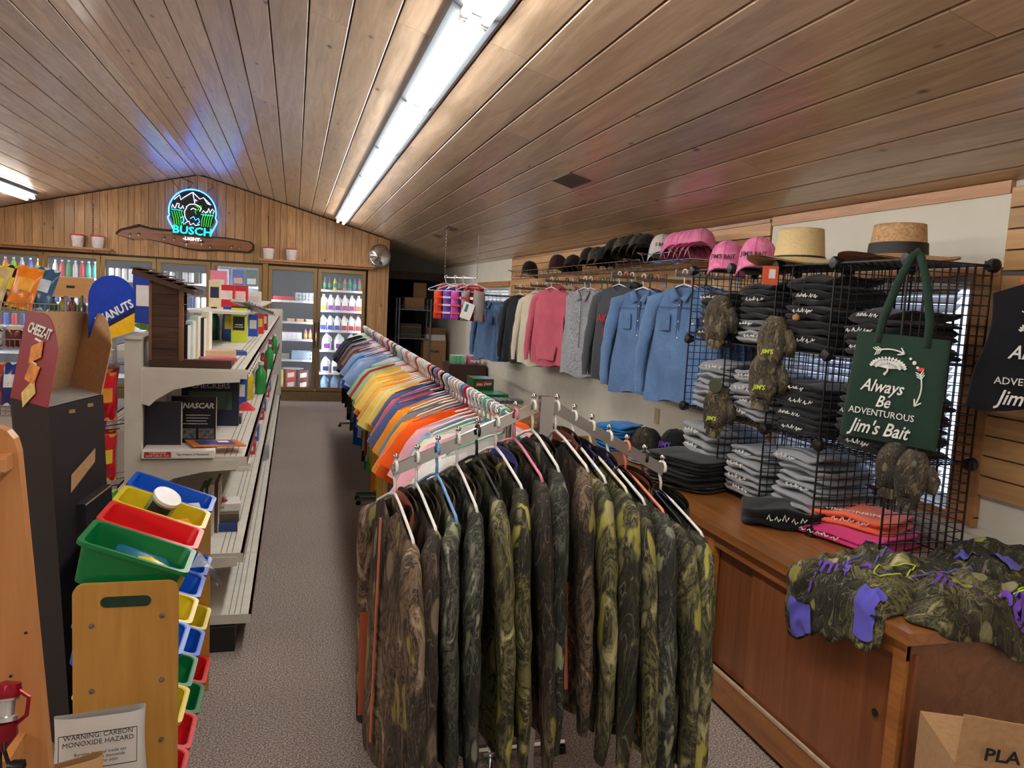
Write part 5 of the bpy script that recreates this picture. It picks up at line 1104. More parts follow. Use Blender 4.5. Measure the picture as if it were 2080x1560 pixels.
o = boxx((-.36, 4.72, .931), (.16, .12, .045), (60, 62, 64), 'grey dominoes box lying on the second gondola shelf', (50, 52, 54), nm='game_box'); text('lettering', 'DOMINOES', .02, paper, o, frame((0, -.0615, .024), (1, 0, 0), (0, 0, 1)))
e = tag(MB().box((0, 0, .017), (.30, .2, .034), 0).box((.002, .002, .017), (.30, .2, .026), 1).box((-.085, -.1006, .017), (.11, .001, .026), 2).build('book', [paper, paper, colr('crim', (196, 36, 46))], None, (-.49, 3.80, .931), (0, 0, .04)), 'white paperback with red author band lying at the second shelf edge', 'book')
text('lettering', 'CHRISTIANE\nNORTHRUP, M.D.', .0125, paper, e, frame((-.085, -.102, .018), (1, 0, 0), (0, 0, 1))); text('lettering', 'The Wisdom of Menopause', .012, ink, e, frame((.06, -.1012, .018), (1, 0, 0), (0, 0, 1)))
tag(MB().box((0, 0, .003), (.24, .16, .006), 0).box((.0, 0, .0064), (.17, .11, .001), 1).box((.04, .02, .0072), (.05, .04, .001), 2).build('magazine', [colr('magor', (226, 130, 50)), colr('magbl', (60, 80, 170)), paper], None, (-.345, 3.86, .968), (0, .06, .35)), 'orange edged comic magazine lying across the paperback', 'magazine')
for i in range(16):
    x, y = -.33+.05*(i % 3)-.03*(i % 2), 5.4+.33*i; c = [(40, 90, 180), (226, 200, 40), (60, 160, 80), (206, 40, 44), (230, 230, 226), (120, 60, 30)][i % 6]
    if i % 3: bottle((x, y, .931), c, (230, 230, 230), '%s bottle, %s item past the checkers box on the second gondola shelf' % (['blue', 'yellow', 'green', 'red', 'white', 'brown'][i % 6], ORD[i]), 1.2+.1*(i % 2))
    else: boxx((x, y, .931), (.08, .12, .2), c, '%s carton, %s item past the checkers box on the second gondola shelf' % (['blue', 'yellow', 'green', 'red', 'white', 'brown'][i % 6], ORD[i]), (230, 228, 220))
# third shelf
for k in range(5): tag(MB().box((0, 0, .014), (.24, .18, .028), 0).box((.002, 0, .014), (.24, .176, .02), 1).build('book', [colr('dk%d' % (k % 3), [(40, 32, 30), (60, 50, 44), (30, 30, 36)][k % 3]), paper], None, (-.54+.006*k, 3.98, .471+.029*k), (0, 0, .05*(k % 3))), 'dark hardcover, %s up in the stack on the third gondola shelf' % ORD[k], 'book', 'stacked dark books')
for k in range(4): bookv((-.41+.018*k, 4.02+.05*k, .471), (.015, .2, .26), [(70, 70, 72), (30, 80, 60), (206, 206, 200), (90, 60, 50)][k], '%s album standing beside the dark book stack' % ['grey', 'green', 'white', 'brown'][k])
for k, (c, lb) in enumerate((((36, 60, 120), 'blue covered paperback at the bottom of the third shelf pile'), ((92, 82, 56), 'brown patterned book in the middle of the third shelf pile'), ((232, 230, 224), 'white paperback with red sun cover on the third shelf pile'))):
    o = tag(MB().box((0, 0, .019), (.20, .15, .038), 0).box((.002, 0, .019), (.20, .146, .028), 1).build('book', [colr('p%d' % k, c), paper], None, (-.355, 4.16+.05*k, .471+.039*k), (0, 0, .06*k)), lb, 'book')
    if k == 2: MB().lathe([(.04, .0384), (.04, .0388), (0, .0389)], 18).build('cover_disc', colr('reddisc', (206, 70, 40)), o); text('lettering', 'LUDLUM', .02, ink, o, frame((-.02, -.0757, .019), (1, 0, 0), (0, 0, 1)))
for i in range(9): boxx((-.31, 5.6+.55*i, .471), (.1, .2, .05+.03*(i % 3)), [(226, 224, 220), (206, 60, 70), (60, 110, 190)][i % 3], '%s flat packet, %s past the paperback pile on the third gondola shelf' % (['white', 'red', 'blue'][i % 3], ORD[i]), (240, 240, 236))
o = MB().lathe([(.05, 0), (.058, .01), (.058, .14), (.045, .18), (.02, .22), (.02, .25), (0, .251)], 14, [0, 1, 0, 0, 0, 2]).build('cleaner_bottle', [colr('clw', (206, 214, 220)), colr('clg', (180, 186, 190)), colr('clc', (220, 220, 220))], None, (-.25, 7.3, .171), smooth=AS); tag(o, 'pale grey cleaner bottle standing on the bottom gondola shelf', 'bottle')
tag(MB().surf(lambda u, v: (.12*(u-.5), .14*(v-.5), .03+.05*sin(pi*u)*sin(pi*v)), 8, 8).build('folded_red_towel', cloth('redtowel', (206, 60, 66)), None, (-.29, 5.25, .90)), 'small red cloth bundle on the second gondola shelf', 'cloth')
# ================================================================ BIN ORGANIZER
bo = wood('bin_oak', (176, 126, 54), (206, 154, 76), 2, .4, .15, False, .7); OX0, OX1, OYN, OYF, OH = -.60, -.315, 2.42, 3.36, .825
e = thing('bin_organizer', 'oak sided toy organizer with coloured plastic bins', 'organizer', (OX0, OYN, 0)); Wd = OX1-OX0
def side_poly():
    r = .03; p = [(0, 0), (Wd, 0)]
    for k in range(5): p.append((Wd-r+r*sin(pi/2*k/4)*1.0, OH-r+r*cos(pi/2-pi/2*k/4)*1.0) if False else (Wd-r+r*cos(pi/2*k/4), OH-r+r*sin(pi/2*k/4)))
    for k in range(5): p.append((r-r*sin(pi/2*k/4), OH-r+r*cos(pi/2*k/4)))
    return p
for y_ in (0, OYF-OYN): MB().prism(side_poly(), .016, 0, Matrix(((1, 0, 0, 0), (0, 0, 1, y_), (0, 1, 0, 0), (0, 0, 0, 1)))).build('side_board', bo, e)
hs = []
for a0, cx in ((-pi/2, .195), (pi/2, .09)):
    for k in range(7): a = a0+pi*k/6; hs.append((cx+.016*cos(a)*1.0, OH-.055+.016*sin(a)))
MB().prism(hs, .003, 0, Matrix(((1, 0, 0, 0), (0, 0, 1, -.0025), (0, 1, 0, 0), (0, 0, 0, 1)))).build('handle_slot', flat('slot_green', (14, 54, 34), .7), e)
for x, z in ((.05, .70), (.24, .72), (.05, .50), (.24, .52), (.24, .33), (.05, .30)): MB().lathe([(.008, 0), (.0075, .003), (.004, .004), (.0035, .002)], 12, 0, T(x, 0, z) @ RX(pi/2)).build('screw_cap', steel, e, smooth=AS)
for z in (.72, .48, .26): 
    for x in (.05, .24): MB().tube([(x, .016, z+(.02 if x < .1 else -.03)), (x, OYF-OYN, z+(.02 if x < .1 else -.03))], .006, 8).build('support_rod', steel, e)
def bin_mesh(L, W, H):
    b = MB(); t = .004
    def wall(s0, s1, z0, z1, fl): pass
    def ring(sx, sy, z, r=.022):
        p = []
        for cx, cy, a0 in ((sx-r, sy-r, 0), (-sx+r, sy-r, pi/2), (-sx+r, -sy+r, pi), (sx-r, -sy+r, 1.5*pi)):
            for k in range(4): p.append((cx+r*cos(a0+k*pi/6), cy+r*sin(a0+k*pi/6), z))
        return p
    rings = [ring(L/2*.86, W/2*.86, 0), ring(L/2, W/2, H), ring(L/2+.012, W/2+.012, H), ring(L/2+.012, W/2+.012, H-.012), ring(L/2+.009, W/2+.009, H-.012), ring(L/2+.009, W/2+.009, H-.002), ring(L/2-.004, W/2-.004, H-.001), ring(L/2*.85-.004, W/2*.85-.004, .005)]
    n = 16; vs = sum(rings, []); fs = [tuple(range(n))[::-1]]
    for i in range(len(rings)-1):
        if i == 2 or True: fs += [(i*n+k, i*n+(k+1) % n, (i+1)*n+(k+1) % n, (i+1)*n+k) for k in range(n)]
    fs.append(tuple(7*n+k for k in range(n))); b.add(vs, fs); return b
BIN = bin_mesh(.30, .205, .13).mesh('plastic_bin', colr('bin', (30, 90, 200)), AS)
BC = {'blue': flat('bin_blue', (16, 92, 206), .3, 0, .03), 'yellow': flat('bin_yellow', (226, 200, 30), .3, 0, .03), 'red': flat('bin_red', (220, 30, 34), .3, 0, .03), 'green': flat('bin_green', (10, 120, 62), .3, 0, .03)}
YC = [OYN+.016+.115+.229*k for k in range(4)]
top = ['green', 'red', 'yellow', 'blue']
for k in range(4): tag(link('plastic_bin', BIN, None, None, None, T((OX0+OX1)/2-.03, YC[k], .775) @ RY(.36), [BC[top[k]]]), '%s plastic bin in the top tier of the organizer' % top[k], 'bin', 'organizer bins')
for li, (z, cs) in enumerate(((.52, ['blue', 'yellow', 'blue', 'blue']), (.30, ['yellow', 'green', 'blue', 'yellow']), (.08, ['red', 'red', 'green', 'red']))):
    for k in range(4): tag(link('plastic_bin', BIN, None, None, None, T((OX0+OX1)/2-.045, YC[k], z) @ RY(.36), [BC[cs[k]]]), '%s plastic bin in the %s tier of the organizer, %s from the slotted end board' % (cs[k], ('second', 'third', 'lowest')[li], ('first', 'second', 'third', 'fourth')[k]), 'bin', 'organizer bins')
# things in the bins
def toy(P, M, parts, nm, label, cat):
    g_ = thing(nm, label, cat, M=Matrix.Translation(P) @ M)
    for n_, mb, m_ in parts: mb.build(n_, m_, g_, smooth=AS)
bc = lambda k: Vector(((OX0+OX1)/2-.03, YC[k], .81))
toy(bc(0)+Vector((.06, 0, .005)), RY(.4), [('body', MB().lathe([(0, -.03), (.035, -.02), (.045, 0), (.035, .03), (.0, .045)], 16, 0, RY(pi/2) @ Matrix.Diagonal((1, 1, 1.8, 1))), BC['yellow']), ('cap', MB().lathe([(.022, 0), (.024, .02), (.02, .03)], 14, 0, T(.085, 0, 0) @ RY(pi/2)), BC['yellow'])], 'yellow_squeeze_bottle', 'yellow squeeze bottle lying in the green bin', 'bottle')
toy(bc(0)+Vector((.05, .065, .005)), RY(.4), [('body', MB().lathe([(.03, -.1), (.035, -.09), (.035, .05), (.02, .07)], 14, 0, RY(pi/2)), flat('teal_b', (10, 110, 140), .3)), ('cap', MB().lathe([(.02, .07), (.022, .075), (.022, .1), (0, .101)], 14, 0, RY(pi/2)), flat('teal_d', (8, 84, 110), .3))], 'teal_bottle', 'teal bottle lying beside the yellow one in the green bin', 'bottle')
toy(bc(2)+Vector((-.0, .02, .03)), RY(.55), [('body', MB().lathe([(.042, -.06), (.045, -.055), (.048, .11)], 20, 0, RX(.3)), flat('cup_teal', (120, 160, 130), .3, 0, .5, 12)), ('lid', MB().lathe([(.05, .108), (.052, .115), (.05, .122), (0, .123)], 20, 0, RX(.3)), white_pl), ('label', MB().surf(lambda u, v: (.0495*sin(1.6*(u-.5)), -.0495*cos(1.6*(u-.5)), .05+.05*v), 8, 1, False, 0, RX(.3)), ink)], 'plastic_tub', 'clear tub with white lid and black label leaning out of the yellow bin', 'tub')
boxx(bc(2)+Vector((.09, -.02, -.035)), (.1, .12, .06), (236, 170, 50), 'orange and white tea box in the yellow bin', (240, 236, 226), rot=.3); boxx(bc(3)+Vector((.09, .0, -.04)), (.11, .12, .06), (226, 228, 230), 'white and navy packet in the blue top bin', (30, 40, 80), rot=.2)
boxx(bc(2)+Vector((.03, -.04, -.02)), (.05, .06, .07), (226, 70, 90), 'small pink packet in the yellow bin', (230, 90, 110), rot=.5)
tag(MB().surf(lambda u, v: (.14*(u-.5), .12*(v-.5), .04*sin(3*u+2*v)+.02), 10, 8).build('clear_plastic_bag', glass('cello', (226, 232, 236), .15, .45), None, (OX1+.0, YC[3]-.1, .58), (0, .6, 0)), 'crumpled clear plastic bag in the upper blue side bin', 'bag')
# ================================================================ CRACKER DISPLAY
A, B_, C_, D_ = [atz(*p, 1.27) for p in ((23, 808), (141, 784), (207, 802), (98, 829))]
TA, TB, TC, TD = [aty(px, py, q.y+.13) for (px, py), q in (((57, 632), A), ((175, 634), B_), ((230, 668), C_), ((104, 660), D_))]; TC = TB+(C_-B_); TD = TA+(D_-A)
e = thing('cracker_display', 'empty cardboard cracker display with red side panel on a black stand', 'display', (0, 0, 0)); bk = flat('display_black', (30, 29, 32), .6)
off = atz(108, 1490, 0)-A; off = Vector((off.x*.5, off.y*.35, -1.268)); qt = [A, B_, C_, D_]; cq = (A+B_+C_+D_)/4
big = [cq+(q-cq)*1.03 for q in qt]; lo = [cq+(q-cq)*.9+off for q in qt]
MB().add(lo+big, [(0, 3, 2, 1), (4, 5, 6, 7), (0, 1, 5, 4), (1, 2, 6, 5), (2, 3, 7, 6), (3, 0, 4, 7)]).build('stand', bk, e)
def panel(p, q, tp, tq, m_, nm, rnd=False, th=.004):
    n_ = (q-p).cross(tp-p).normalized()*th; N_ = 12; vs = []
    for k in range(N_+1):
        t = k/N_; c = (1-((t-.45)/.55)**2*.38) if (rnd and t > .45) else 1
        lo_ = p.lerp(q, t); hi = lo_.lerp(tp.lerp(tq, t), c)
        for o_ in (Vector(), n_): vs += [lo_+o_, hi+o_]
    fs = []
    for k in range(N_): a = 4*k; fs += [(a, a+4, a+5, a+1), (a+2, a+3, a+7, a+6), (a+1, a+5, a+7, a+3), (a, a+2, a+6, a+4)]
    fs += [(0, 1, 3, 2), (4*N_, 4*N_+2, 4*N_+3, 4*N_+1)]; return MB().add(vs, fs).build(nm, m_, e)
lo_q = lo
def face(s_, t_, o_=.003):
    n_ = (C_-D_).cross(Vector((0, 0, -1))).normalized(); n_ = n_ if n_.dot(CP-D_) > 0 else -n_
    return big[3].lerp(big[2], s_).lerp(lo_q[3].lerp(lo_q[2], s_), t_)+n_*o_
MB().add([face(.30, .20), face(.78, .15), face(.76, .19), face(.27, .25)], [(0, 1, 2, 3)]).build('cutout_window', kraft, e)
MB().add([face(.38, .29, .03), face(.93, .27, .03), face(.93, .58, .03), face(.38, .58, .03), face(.38, .29, 0), face(.93, .27, 0), face(.93, .58, 0), face(.38, .58, 0)], [(0, 1, 2, 3), (0, 4, 5, 1), (1, 5, 6, 2), (3, 7, 4, 0), (2, 6, 7, 3)]).build('lower_pocket', bk, e)
MB().add([face(.38, .289, .031), face(.93, .269, .031), face(.93, .274, .031), face(.38, .294, .031)], [(0, 1, 2, 3)]).build('pocket_edge', kraft, e)
panel(A, B_, TA, TB, kraft, 'back_panel'); panel(B_, C_, TB, TC, kraft, 'side_panel', True)
redp = flat('cracker_red', (140, 24, 44), .5, 0, .08); panel(A, D_, TA, TD, redp, 'printed_side', True)
MB().add([A+Vector((0, 0, .003)), B_+Vector((0, 0, .003)), C_+Vector((0, 0, .003)), D_+Vector((0, 0, .003))], [(0, 1, 2, 3)]).build('tray_floor', flat('grey_card', (140, 136, 132), .8), e)
dv = D_-A; hv = TA-A; nn = dv.cross(hv).normalized(); nn = nn if nn.dot(CP-A) > 0 else -nn; xd = dv.normalized()
def pf(t, h): return frame(A+dv*t+hv*(h/.30)+nn*.008, xd, hv)
text('lettering', 'CHEEZ-IT', .052, paper, e, pf(.48, .235) @ RZ(-.1), sx=.9, bold=.03)
ck = flat('cracker', (224, 140, 50), .7, 0, .25, 40, .3); ck2 = flat('cracker_pale', (228, 196, 112), .7, 0, .2, 40, .3)
for t, h, m_, a in ((.5, .165, ck, .35), (.5, .095, ck, -.15), (.5, .03, ck2, .75)):
    MB().box((0, 0, 0), (.085, .065, .002)).lathe([(.005, .0012), (.004, .0014)], 8, 0).build('printed_cracker', m_, e, M=pf(t, h) @ RZ(a))
for t, h in ((.5, .205), (.48, .128)): MB().box((0, 0, 0), (.06, .008, .001)).build('printed_line', paper, e, M=pf(t, h) @ RZ(-.15))
for t, z in ((.35, 1.235), (.7, 1.24)): q = C_.lerp(D_, 1-t); MB().bar(q+Vector((-.02, -.008, z-1.27)), q+Vector((.02, -.002, z-1.262)), .006, .012).build('slot', kraft, e)
# ================================================================ NUT RACK AND SIGN
e = thing('wire_peg_rack', 'grey wire peg rack of red nut bags under the blue peanut sign', 'rack', (-.93, 3.62, 0)); gr = flat('rack_grey', (160, 163, 168), .4, .3)
for x, y in ((.0, .0), (.1, .02), (.0, .5), (.1, .5)): MB().box((x, y, .72), (.018, .018, 1.44)).build('post', gr, e)
b = MB()
for z in (.15, .35, .55, .75, .95, 1.1, 1.25, 1.38):
    b.tube([(.0, 0, z), (.1, .02, z)], .004, 5); b.tube([(0, .5, z), (.1, .5, z)], .004, 5); b.tube([(.1, .02, z), (.1, .5, z)], .004, 5)
b.build('wire_grid', whitewire, e)
for z in (1.32, 1.05, .8):
    for y in (.06, .2, .34): MB().tube([(.1, y, z), (.21, y, z+.02)], .003, 5).build('peg', chrome, e)
def sbag(P, M, c, c2, label, w_=.11, h_=.19, grp='snack bags', txt=None, cat='snack bag', c3=None):
    g_ = thing('snack_bag', label, cat, group=grp, M=Matrix.Translation(P) @ M)
    b = MB()
    for sg in (1, -1): b.surf(lambda u, v: (w_*(u-.5)*(1-.06*sin(pi*v)), sg*.026*(sin(pi*u)**.6)*(sin(pi*min(1, max(0, v*1.12-.06)))**.6)+.003*sin(17*u+9*v), -h_*v), 14, 14)
    b.build('pouch', flat('foil_%s' % (c,), c, .22, 0, .18, 14, .5), g_, smooth=True); [MB().box((0, 0, zz), (w_*.98, .003, .014)).build('seal', flat('foil_%s' % (c2,), c2, .3), g_) for zz in (-.006, -h_+.006)]
    b = MB(); b.surf(lambda u, v: (w_*.62*(u-.5), -.0285*(sin(pi*(.19+.62*u))**.6), -h_*(.3+.3*v)), 8, 4); b.build('label_patch', flat('foil_%s' % (c3 or c2,), c3 or c2, .3), g_, smooth=True)
    if txt: text('lettering', txt, w_*.22, paper, g_, frame((0, -.032, -h_*.22), (1, 0, 0), (0, 0, 1)), bold=.03, sx=.85)
    return g_
for i, (x, y, z, c, c2, lb) in enumerate(((-.66, 3.68, 1.31, (200, 22, 40), (226, 150, 60), 'red nut bag hanging at the front of the top pegs'), (-.70, 3.82, 1.31, (200, 22, 40), (226, 150, 60), 'red nut bag behind the front one on the top pegs'), (-.70, 3.96, 1.31, (200, 22, 40), (30, 90, 170), 'red nut bag with blue patch on the top pegs'), (-.66, 3.68, 1.04, (200, 22, 40), (232, 196, 60), 'red nut bag with yellow patch on the middle pegs'), (-.69, 3.82, 1.04, (210, 30, 44), (232, 196, 60), 'second red nut bag on the middle pegs'), (-.70, 3.70, 1.10, (120, 50, 150), (200, 160, 210), 'purple candy bag hanging between red bags'), (-.66, 3.69, .79, (70, 180, 60), (220, 230, 90), 'green snack bag on the lowest pegs'), (-.72, 3.66, .95, (200, 22, 40), (236, 200, 160), 'red nut bag low on the near side of the rack'))):
    sbag(Vector((x-.13, y, z)), RZ(.5+.12*(i % 3)) @ RX(.08), c, c2, lb, .12, .21)
Ps = aty(240, 640, 3.62); sg = thing('snack_sign', 'blue and yellow arched peanut sign above the nut rack', 'sign', M=Matrix.Translation((Ps.x-.02, 3.60, 1.44)) @ RZ(.75))
pl = [(-.10, 0), (.10, .055), (.10, .2)]+[(.10*cos(a), .2+.09*sin(a)) for a in [pi*k/12 for k in range(1, 12)]]+[(-.10, .2)]
MB().prism(pl, .004, 0, Matrix(((1, 0, 0, 0), (0, 0, -1, .002), (0, 1, 0, 0), (0, 0, 0, 1)))).build('board', flat('sign_blue', (20, 62, 178), .4), sg)
MB().prism([(-.10, 0), (.10, .055), (.10, .135), (-.10, .03)], .001, 0, Matrix(((1, 0, 0, 0), (0, 0, -1, -.0025), (0, 1, 0, 0), (0, 0, 0, 1)))).build('yellow_band', flat('sign_yellow', (246, 190, 26), .4), sg)
MB().prism([(-.10, .03), (.10, .135), (.10, .16), (-.10, .05)], .001, 0, Matrix(((1, 0, 0, 0), (0, 0, -1, -.0025), (0, 1, 0, 0), (0, 0, 0, 1)))).build('navy_band', flat('sign_navy', (24, 30, 80), .4), sg)
text('lettering', 'PEANUTS', .05, paper, sg, frame((.01, -.004, .135), (1, 0, .52), (-.3, 0, 1)), bold=.03, sx=.85)
# ================================================================ CHIP RACK
cx0 = -1.62; e = thing('wire_chip_rack', 'chrome wire rack of chip bags and jars', 'rack', (cx0, 4.6, 0))
for z in (.3, .66, 1.0, 1.345, 1.53):
    b = MB()
    for k in range(23): b.tube([(0+.0225*k, -.16, 0), (.0225*k, .16, 0)], .0016, 4)
    for y in (-.16, 0, .16): b.tube([(0, y, 0), (.50, y, 0)], .003, 5)
    for zz in (.0, .045): b.tube([(0, -.165, zz), (.50, -.165, zz)], .0032, 5)
    for k in range(23): b.tube([(.0225*k, -.165, 0), (.0225*k, -.165, .045)], .0016, 4)
    b.build('wire_shelf', chrome, e, (0, 0, z))
for x in (0, .50):
    for y in (-.165, .165): MB().tube([(x, y, 0), (x, y, 1.62)], .009, 8).build('post', chrome, e)
cb = [((56, 34, 84), (230, 196, 60), 'purple'), ((226, 210, 60), (90, 180, 60), 'green and yellow'), ((206, 180, 130), (226, 210, 60), 'yellow topped tan'), ((40, 40, 44), (236, 206, 50), 'black and yellow'), ((236, 130, 36), (240, 170, 60), 'orange'), ((60, 96, 130), (200, 210, 216), 'blue grey')]
for i, (c, c2, lb) in enumerate(cb): sbag(Vector((cx0+.06+.068*i, 4.50+.025*(i % 2), 1.755)), RX(-.28) @ RY(.22), c, c2, lb+' chip bag leaning in the top wire shelf', .125, .22, 'chip bags', 'TOSTITOS' if i in (0, 1) else None)
for i in range(5): 
    o = MB().lathe([(.036, 0), (.04, .006), (.04, .075), (.035, .085), (.037, .086), (.037, .105), (0, .106)], 16, [0, 2, 0, 0, 1, 1]).build('salsa_jar', [flat('salsa', (110, 26, 22), .15), colr('jarlid', (206, 200, 180) if i < 1 else (30, 110, 60)), colr('jarlabel%d' % (i % 2), (226, 222, 214) if i % 2 == 0 else (90, 24, 24))], None, (cx0+.25+.09*(i-1), 4.50, 1.35), smooth=AS); tag(o, '%s dark red salsa jar on the second wire shelf' % ('pale lidded' if i < 1 else 'green lidded'), 'jar', 'salsa jars')
for i, (c, c2, lb) in enumerate((((170, 60, 30), (230, 190, 150), 'copper red'), ((40, 60, 130), (220, 220, 220), 'navy blue'), ((230, 228, 222), (40, 90, 60), 'white and green'), ((170, 30, 50), (240, 220, 200), 'crimson'), ((30, 60, 120), (236, 210, 80), 'blue and gold'))): sbag(Vector((cx0+.16+.1*i, 4.47, 1.27)), RX(-.25), c, c2, lb+' snack bag in the wire shelf below the jars', .13, .22, 'lower snack bags')
for i, (c, lb) in enumerate((((226, 226, 230), 'white'), ((40, 80, 150), 'blue'), ((160, 30, 60), 'wine red'), ((230, 200, 60), 'yellow'))): sbag(Vector((cx0+.2+.11*i, 4.46, .92)), RX(-.25), c, (230, 220, 200), lb+' snack bag in the lowest filled wire shelf', .13, .22, 'lowest snack bags')
e = thing('wooden_display', 'oak display frame with blank header board in front of the coolers', 'display', (-1.78, 6.5, 0))
MB().box((.165, 0, 1.648), (.33, .02, .15)).build('header_board', wood('oak_board', (206, 150, 86), (226, 172, 108), 0, .5, .1, True, .5), e); MB().box((.175, -.011, 1.652), (.055, .002, .018)).build('sticker', ink, e)
for x in (.012, .33): MB().box((x, .005, .84), (.024, .03, 1.68)).build('post', oak, e)
for z in (.3, .7, 1.1, 1.4): MB().box((.17, .16, z), (.34, .3, .016)).build('shelf', oak, e)
for i in range(5): bottle((-1.74+.065*i, 6.56, 1.409), [(60, 90, 40), (150, 140, 40), (110, 60, 30)][i % 3], (20, 60, 30), '%s sauce bottle on the oak display' % ['green', 'mustard', 'brown'][i % 3], .85)['group'] = 'sauce bottles'
# ================================================================ ROD RACK, REEL, BAGS
rk = wood('rod_rack', (178, 118, 66), (206, 146, 90), 2, .45, .2, False, .8); Yk = 1.7
def kp(px, py): q = aty(px, py, Yk); return (q.x, q.z)
pts = [kp(-150, 868), kp(-5, 868), kp(14, 876), kp(28, 892), kp(36, 918)]; b0 = kp(100, 1560); sl = (b0[0]-pts[-1][0])/(pts[-1][1]-b0[1]); pts += [(pts[-1][0]+sl*pts[-1][1], 0), (pts[0][0], 0)]
e = thing('fishing_rod_rack', 'rounded honey pine fishing rod rack end board', 'rack', (0, Yk, 0))
MB().prism(pts, .03, 0, Matrix(((1, 0, 0, 0), (0, 0, 1, 0), (0, 1, 0, 0), (0, 0, 0, 1)))).build('end_board', rk, e)
q = kp(15, 935); b = MB(); b.box((q[0]-.06, -.03, q[1]), (.14, .06, .03)); 
for k in range(3): b.box((q[0]+.006-.04*k, -.06, q[1]+.004), (.022, .02, .024))
b.build('rod_notch_ledge', rk, e); q = kp(30, 1505); MB().box((q[0]-.06, -.05, q[1]), (.16, .10, .03)).build('lower_ledge', rk, e)
for px, py in ((53, 1285), (22, 1373)): q = kp(px, py); MB().lathe([(.003, 0), (.003, .001)], 8, 0, T(q[0], -.001, q[1]) @ RX(pi/2)).build('nail_hole', ink, e)
rp_ = aty(10, 1432, Yk-.1); rs_ = thing('fishing_reel', 'red and black spinning reel with silver spool on the rod rack', 'reel', tuple(rp_)); rred = flat('reel_red', (150, 20, 40), .25, .4); rblk = flat('reel_black', (18, 18, 20), .3)
MB().lathe([(.016, -.03), (.024, -.028), (.024, -.02), (.018, -.018), (.018, .008), (.024, .01), (.024, .016), (.0, .02)], 18, 0, RX(-.3)).build('spool', flat('spool', (206, 206, 208), .2, .8), rs_, smooth=AS)
MB().lathe([(.026, .0), (.028, .01), (.026, .024), (0, .03)], 18, 0, T(0, 0, .016) @ RX(-.3)).build('spool_cap', rred, rs_, smooth=AS); MB().tube([(.0, 0, -.03), (.0, .0, -.055), (-.012, 0, -.085)], [.02, .022, .014], 12).build('gear_body', rred, rs_, smooth=AS)
MB().tube([(.02, 0, .03), (.042, -.005, .015), (.038, -.006, -.02), (.018, 0, -.04)], .004, 8).build('bail_arm', rred, rs_, smooth=AS); MB().tube([(0, -.01, -.055), (.004, -.02, -.08), (.012, -.022, -.108)], .004, 8).build('crank', rblk, rs_); MB().lathe([(.008, 0), (.012, .01), (.011, .028), (0, .032)], 12, 0, T(.010, -.022, -.112) @ RY(pi/2)).build('crank_knob', rblk, rs_, smooth=AS)
MB().tube([(-.012, 0, -.085), (-.012, 0, -.14), (-.012, .02, -.3)], .006, 8).build('rod_blank', rblk, rs_)
def sack(P, d, m_, label, rot, nm):
    g_ = thing(nm, label, 'bag', P, rot); W, Dp, H = d
    MB().surf(lambda u, v: (W/2*math.copysign(abs(cos(2*pi*u))**.45, cos(2*pi*u))*(1-.04*sin(9*v)), Dp/2*math.copysign(abs(sin(2*pi*u))**.55, sin(2*pi*u))*(1-.75*max(0, v-.7)/.3)+.006*sin(13*u+7*v), H*v), 32, 14, True).build('sack', m_, g_, smooth=True); return g_
wsack = flat('white_sack', (206, 204, 200), .45, 0, .06, 8, .3); c_ = aty(197, 1500, 2.12)
s1 = sack((c_.x, 2.16, 0), (.22, .13, .57), wsack, 'white charcoal sack with boxed carbon monoxide warning', .12, 'charcoal_sack')
text('lettering', 'WARNING: CARBON\nMONOXIDE HAZARD', .017, ink, s1, frame((0, -.05, .525), (1, 0, 0), (0, .25, 1))); text('lettering', 'Burning charcoal inside can\ngive off carbon monoxide\nwhich has no odor', .011, ink, s1, frame((.005, -.06, .48), (1, 0, 0), (0, .25, 1)))
b = MB()
for x0_, z0_, x1_, z1_ in ((-.09, .545, .09, .545), (-.09, .455, .09, .455), (-.09, .455, -.09, .545), (.09, .455, .09, .545)): b.bar((x0_, -.055+(.55-z0_)*-.12, z0_), (x1_, -.055+(.55-z1_)*-.12, z1_), .0015)
b.build('printed_box', ink, s1)
c_ = aty(120, 1545, 1.95); s2 = sack((c_.x, 2.0, 0), (.17, .1, .53), flat('kraft_sack', (196, 156, 110), .7, 0, .06, 8, .3), 'folded brown kraft paper sack in front of the white one', .35, 'kraft_sack'); text('lettering', 'PULL FROM END\nON FRONT OF BAG', .011, ink, s2, frame((0, -.03, .505), (1, 0, 0), (0, .3, 1)))
# box at the counter end
bx = thing('cardboard_box', 'brown cardboard box with flap up beside the counter end', 'box', (1.86, 1.52, 0), -.45)
MB().box((0, 0, .30), (.36, .26, .60)).build('carton', kraft, bx); MB().add([(-.18, -.13, .60), (.18, -.13, .60), (.18, -.15, .72), (-.18, -.15, .74), (-.18, -.134, .60), (.18, -.134, .60), (.18, -.154, .72), (-.18, -.154, .74)], [(0, 1, 2, 3), (7, 6, 5, 4), (0, 4, 5, 1), (2, 6, 7, 3), (0, 3, 7, 4), (1, 5, 6, 2)]).build('flap', kraft, bx)
text('lettering', 'PLA', .05, ink, bx, frame((-.085, -.158, .645), (1, 0, 0), (0, -.15, 1)), bold=.02)
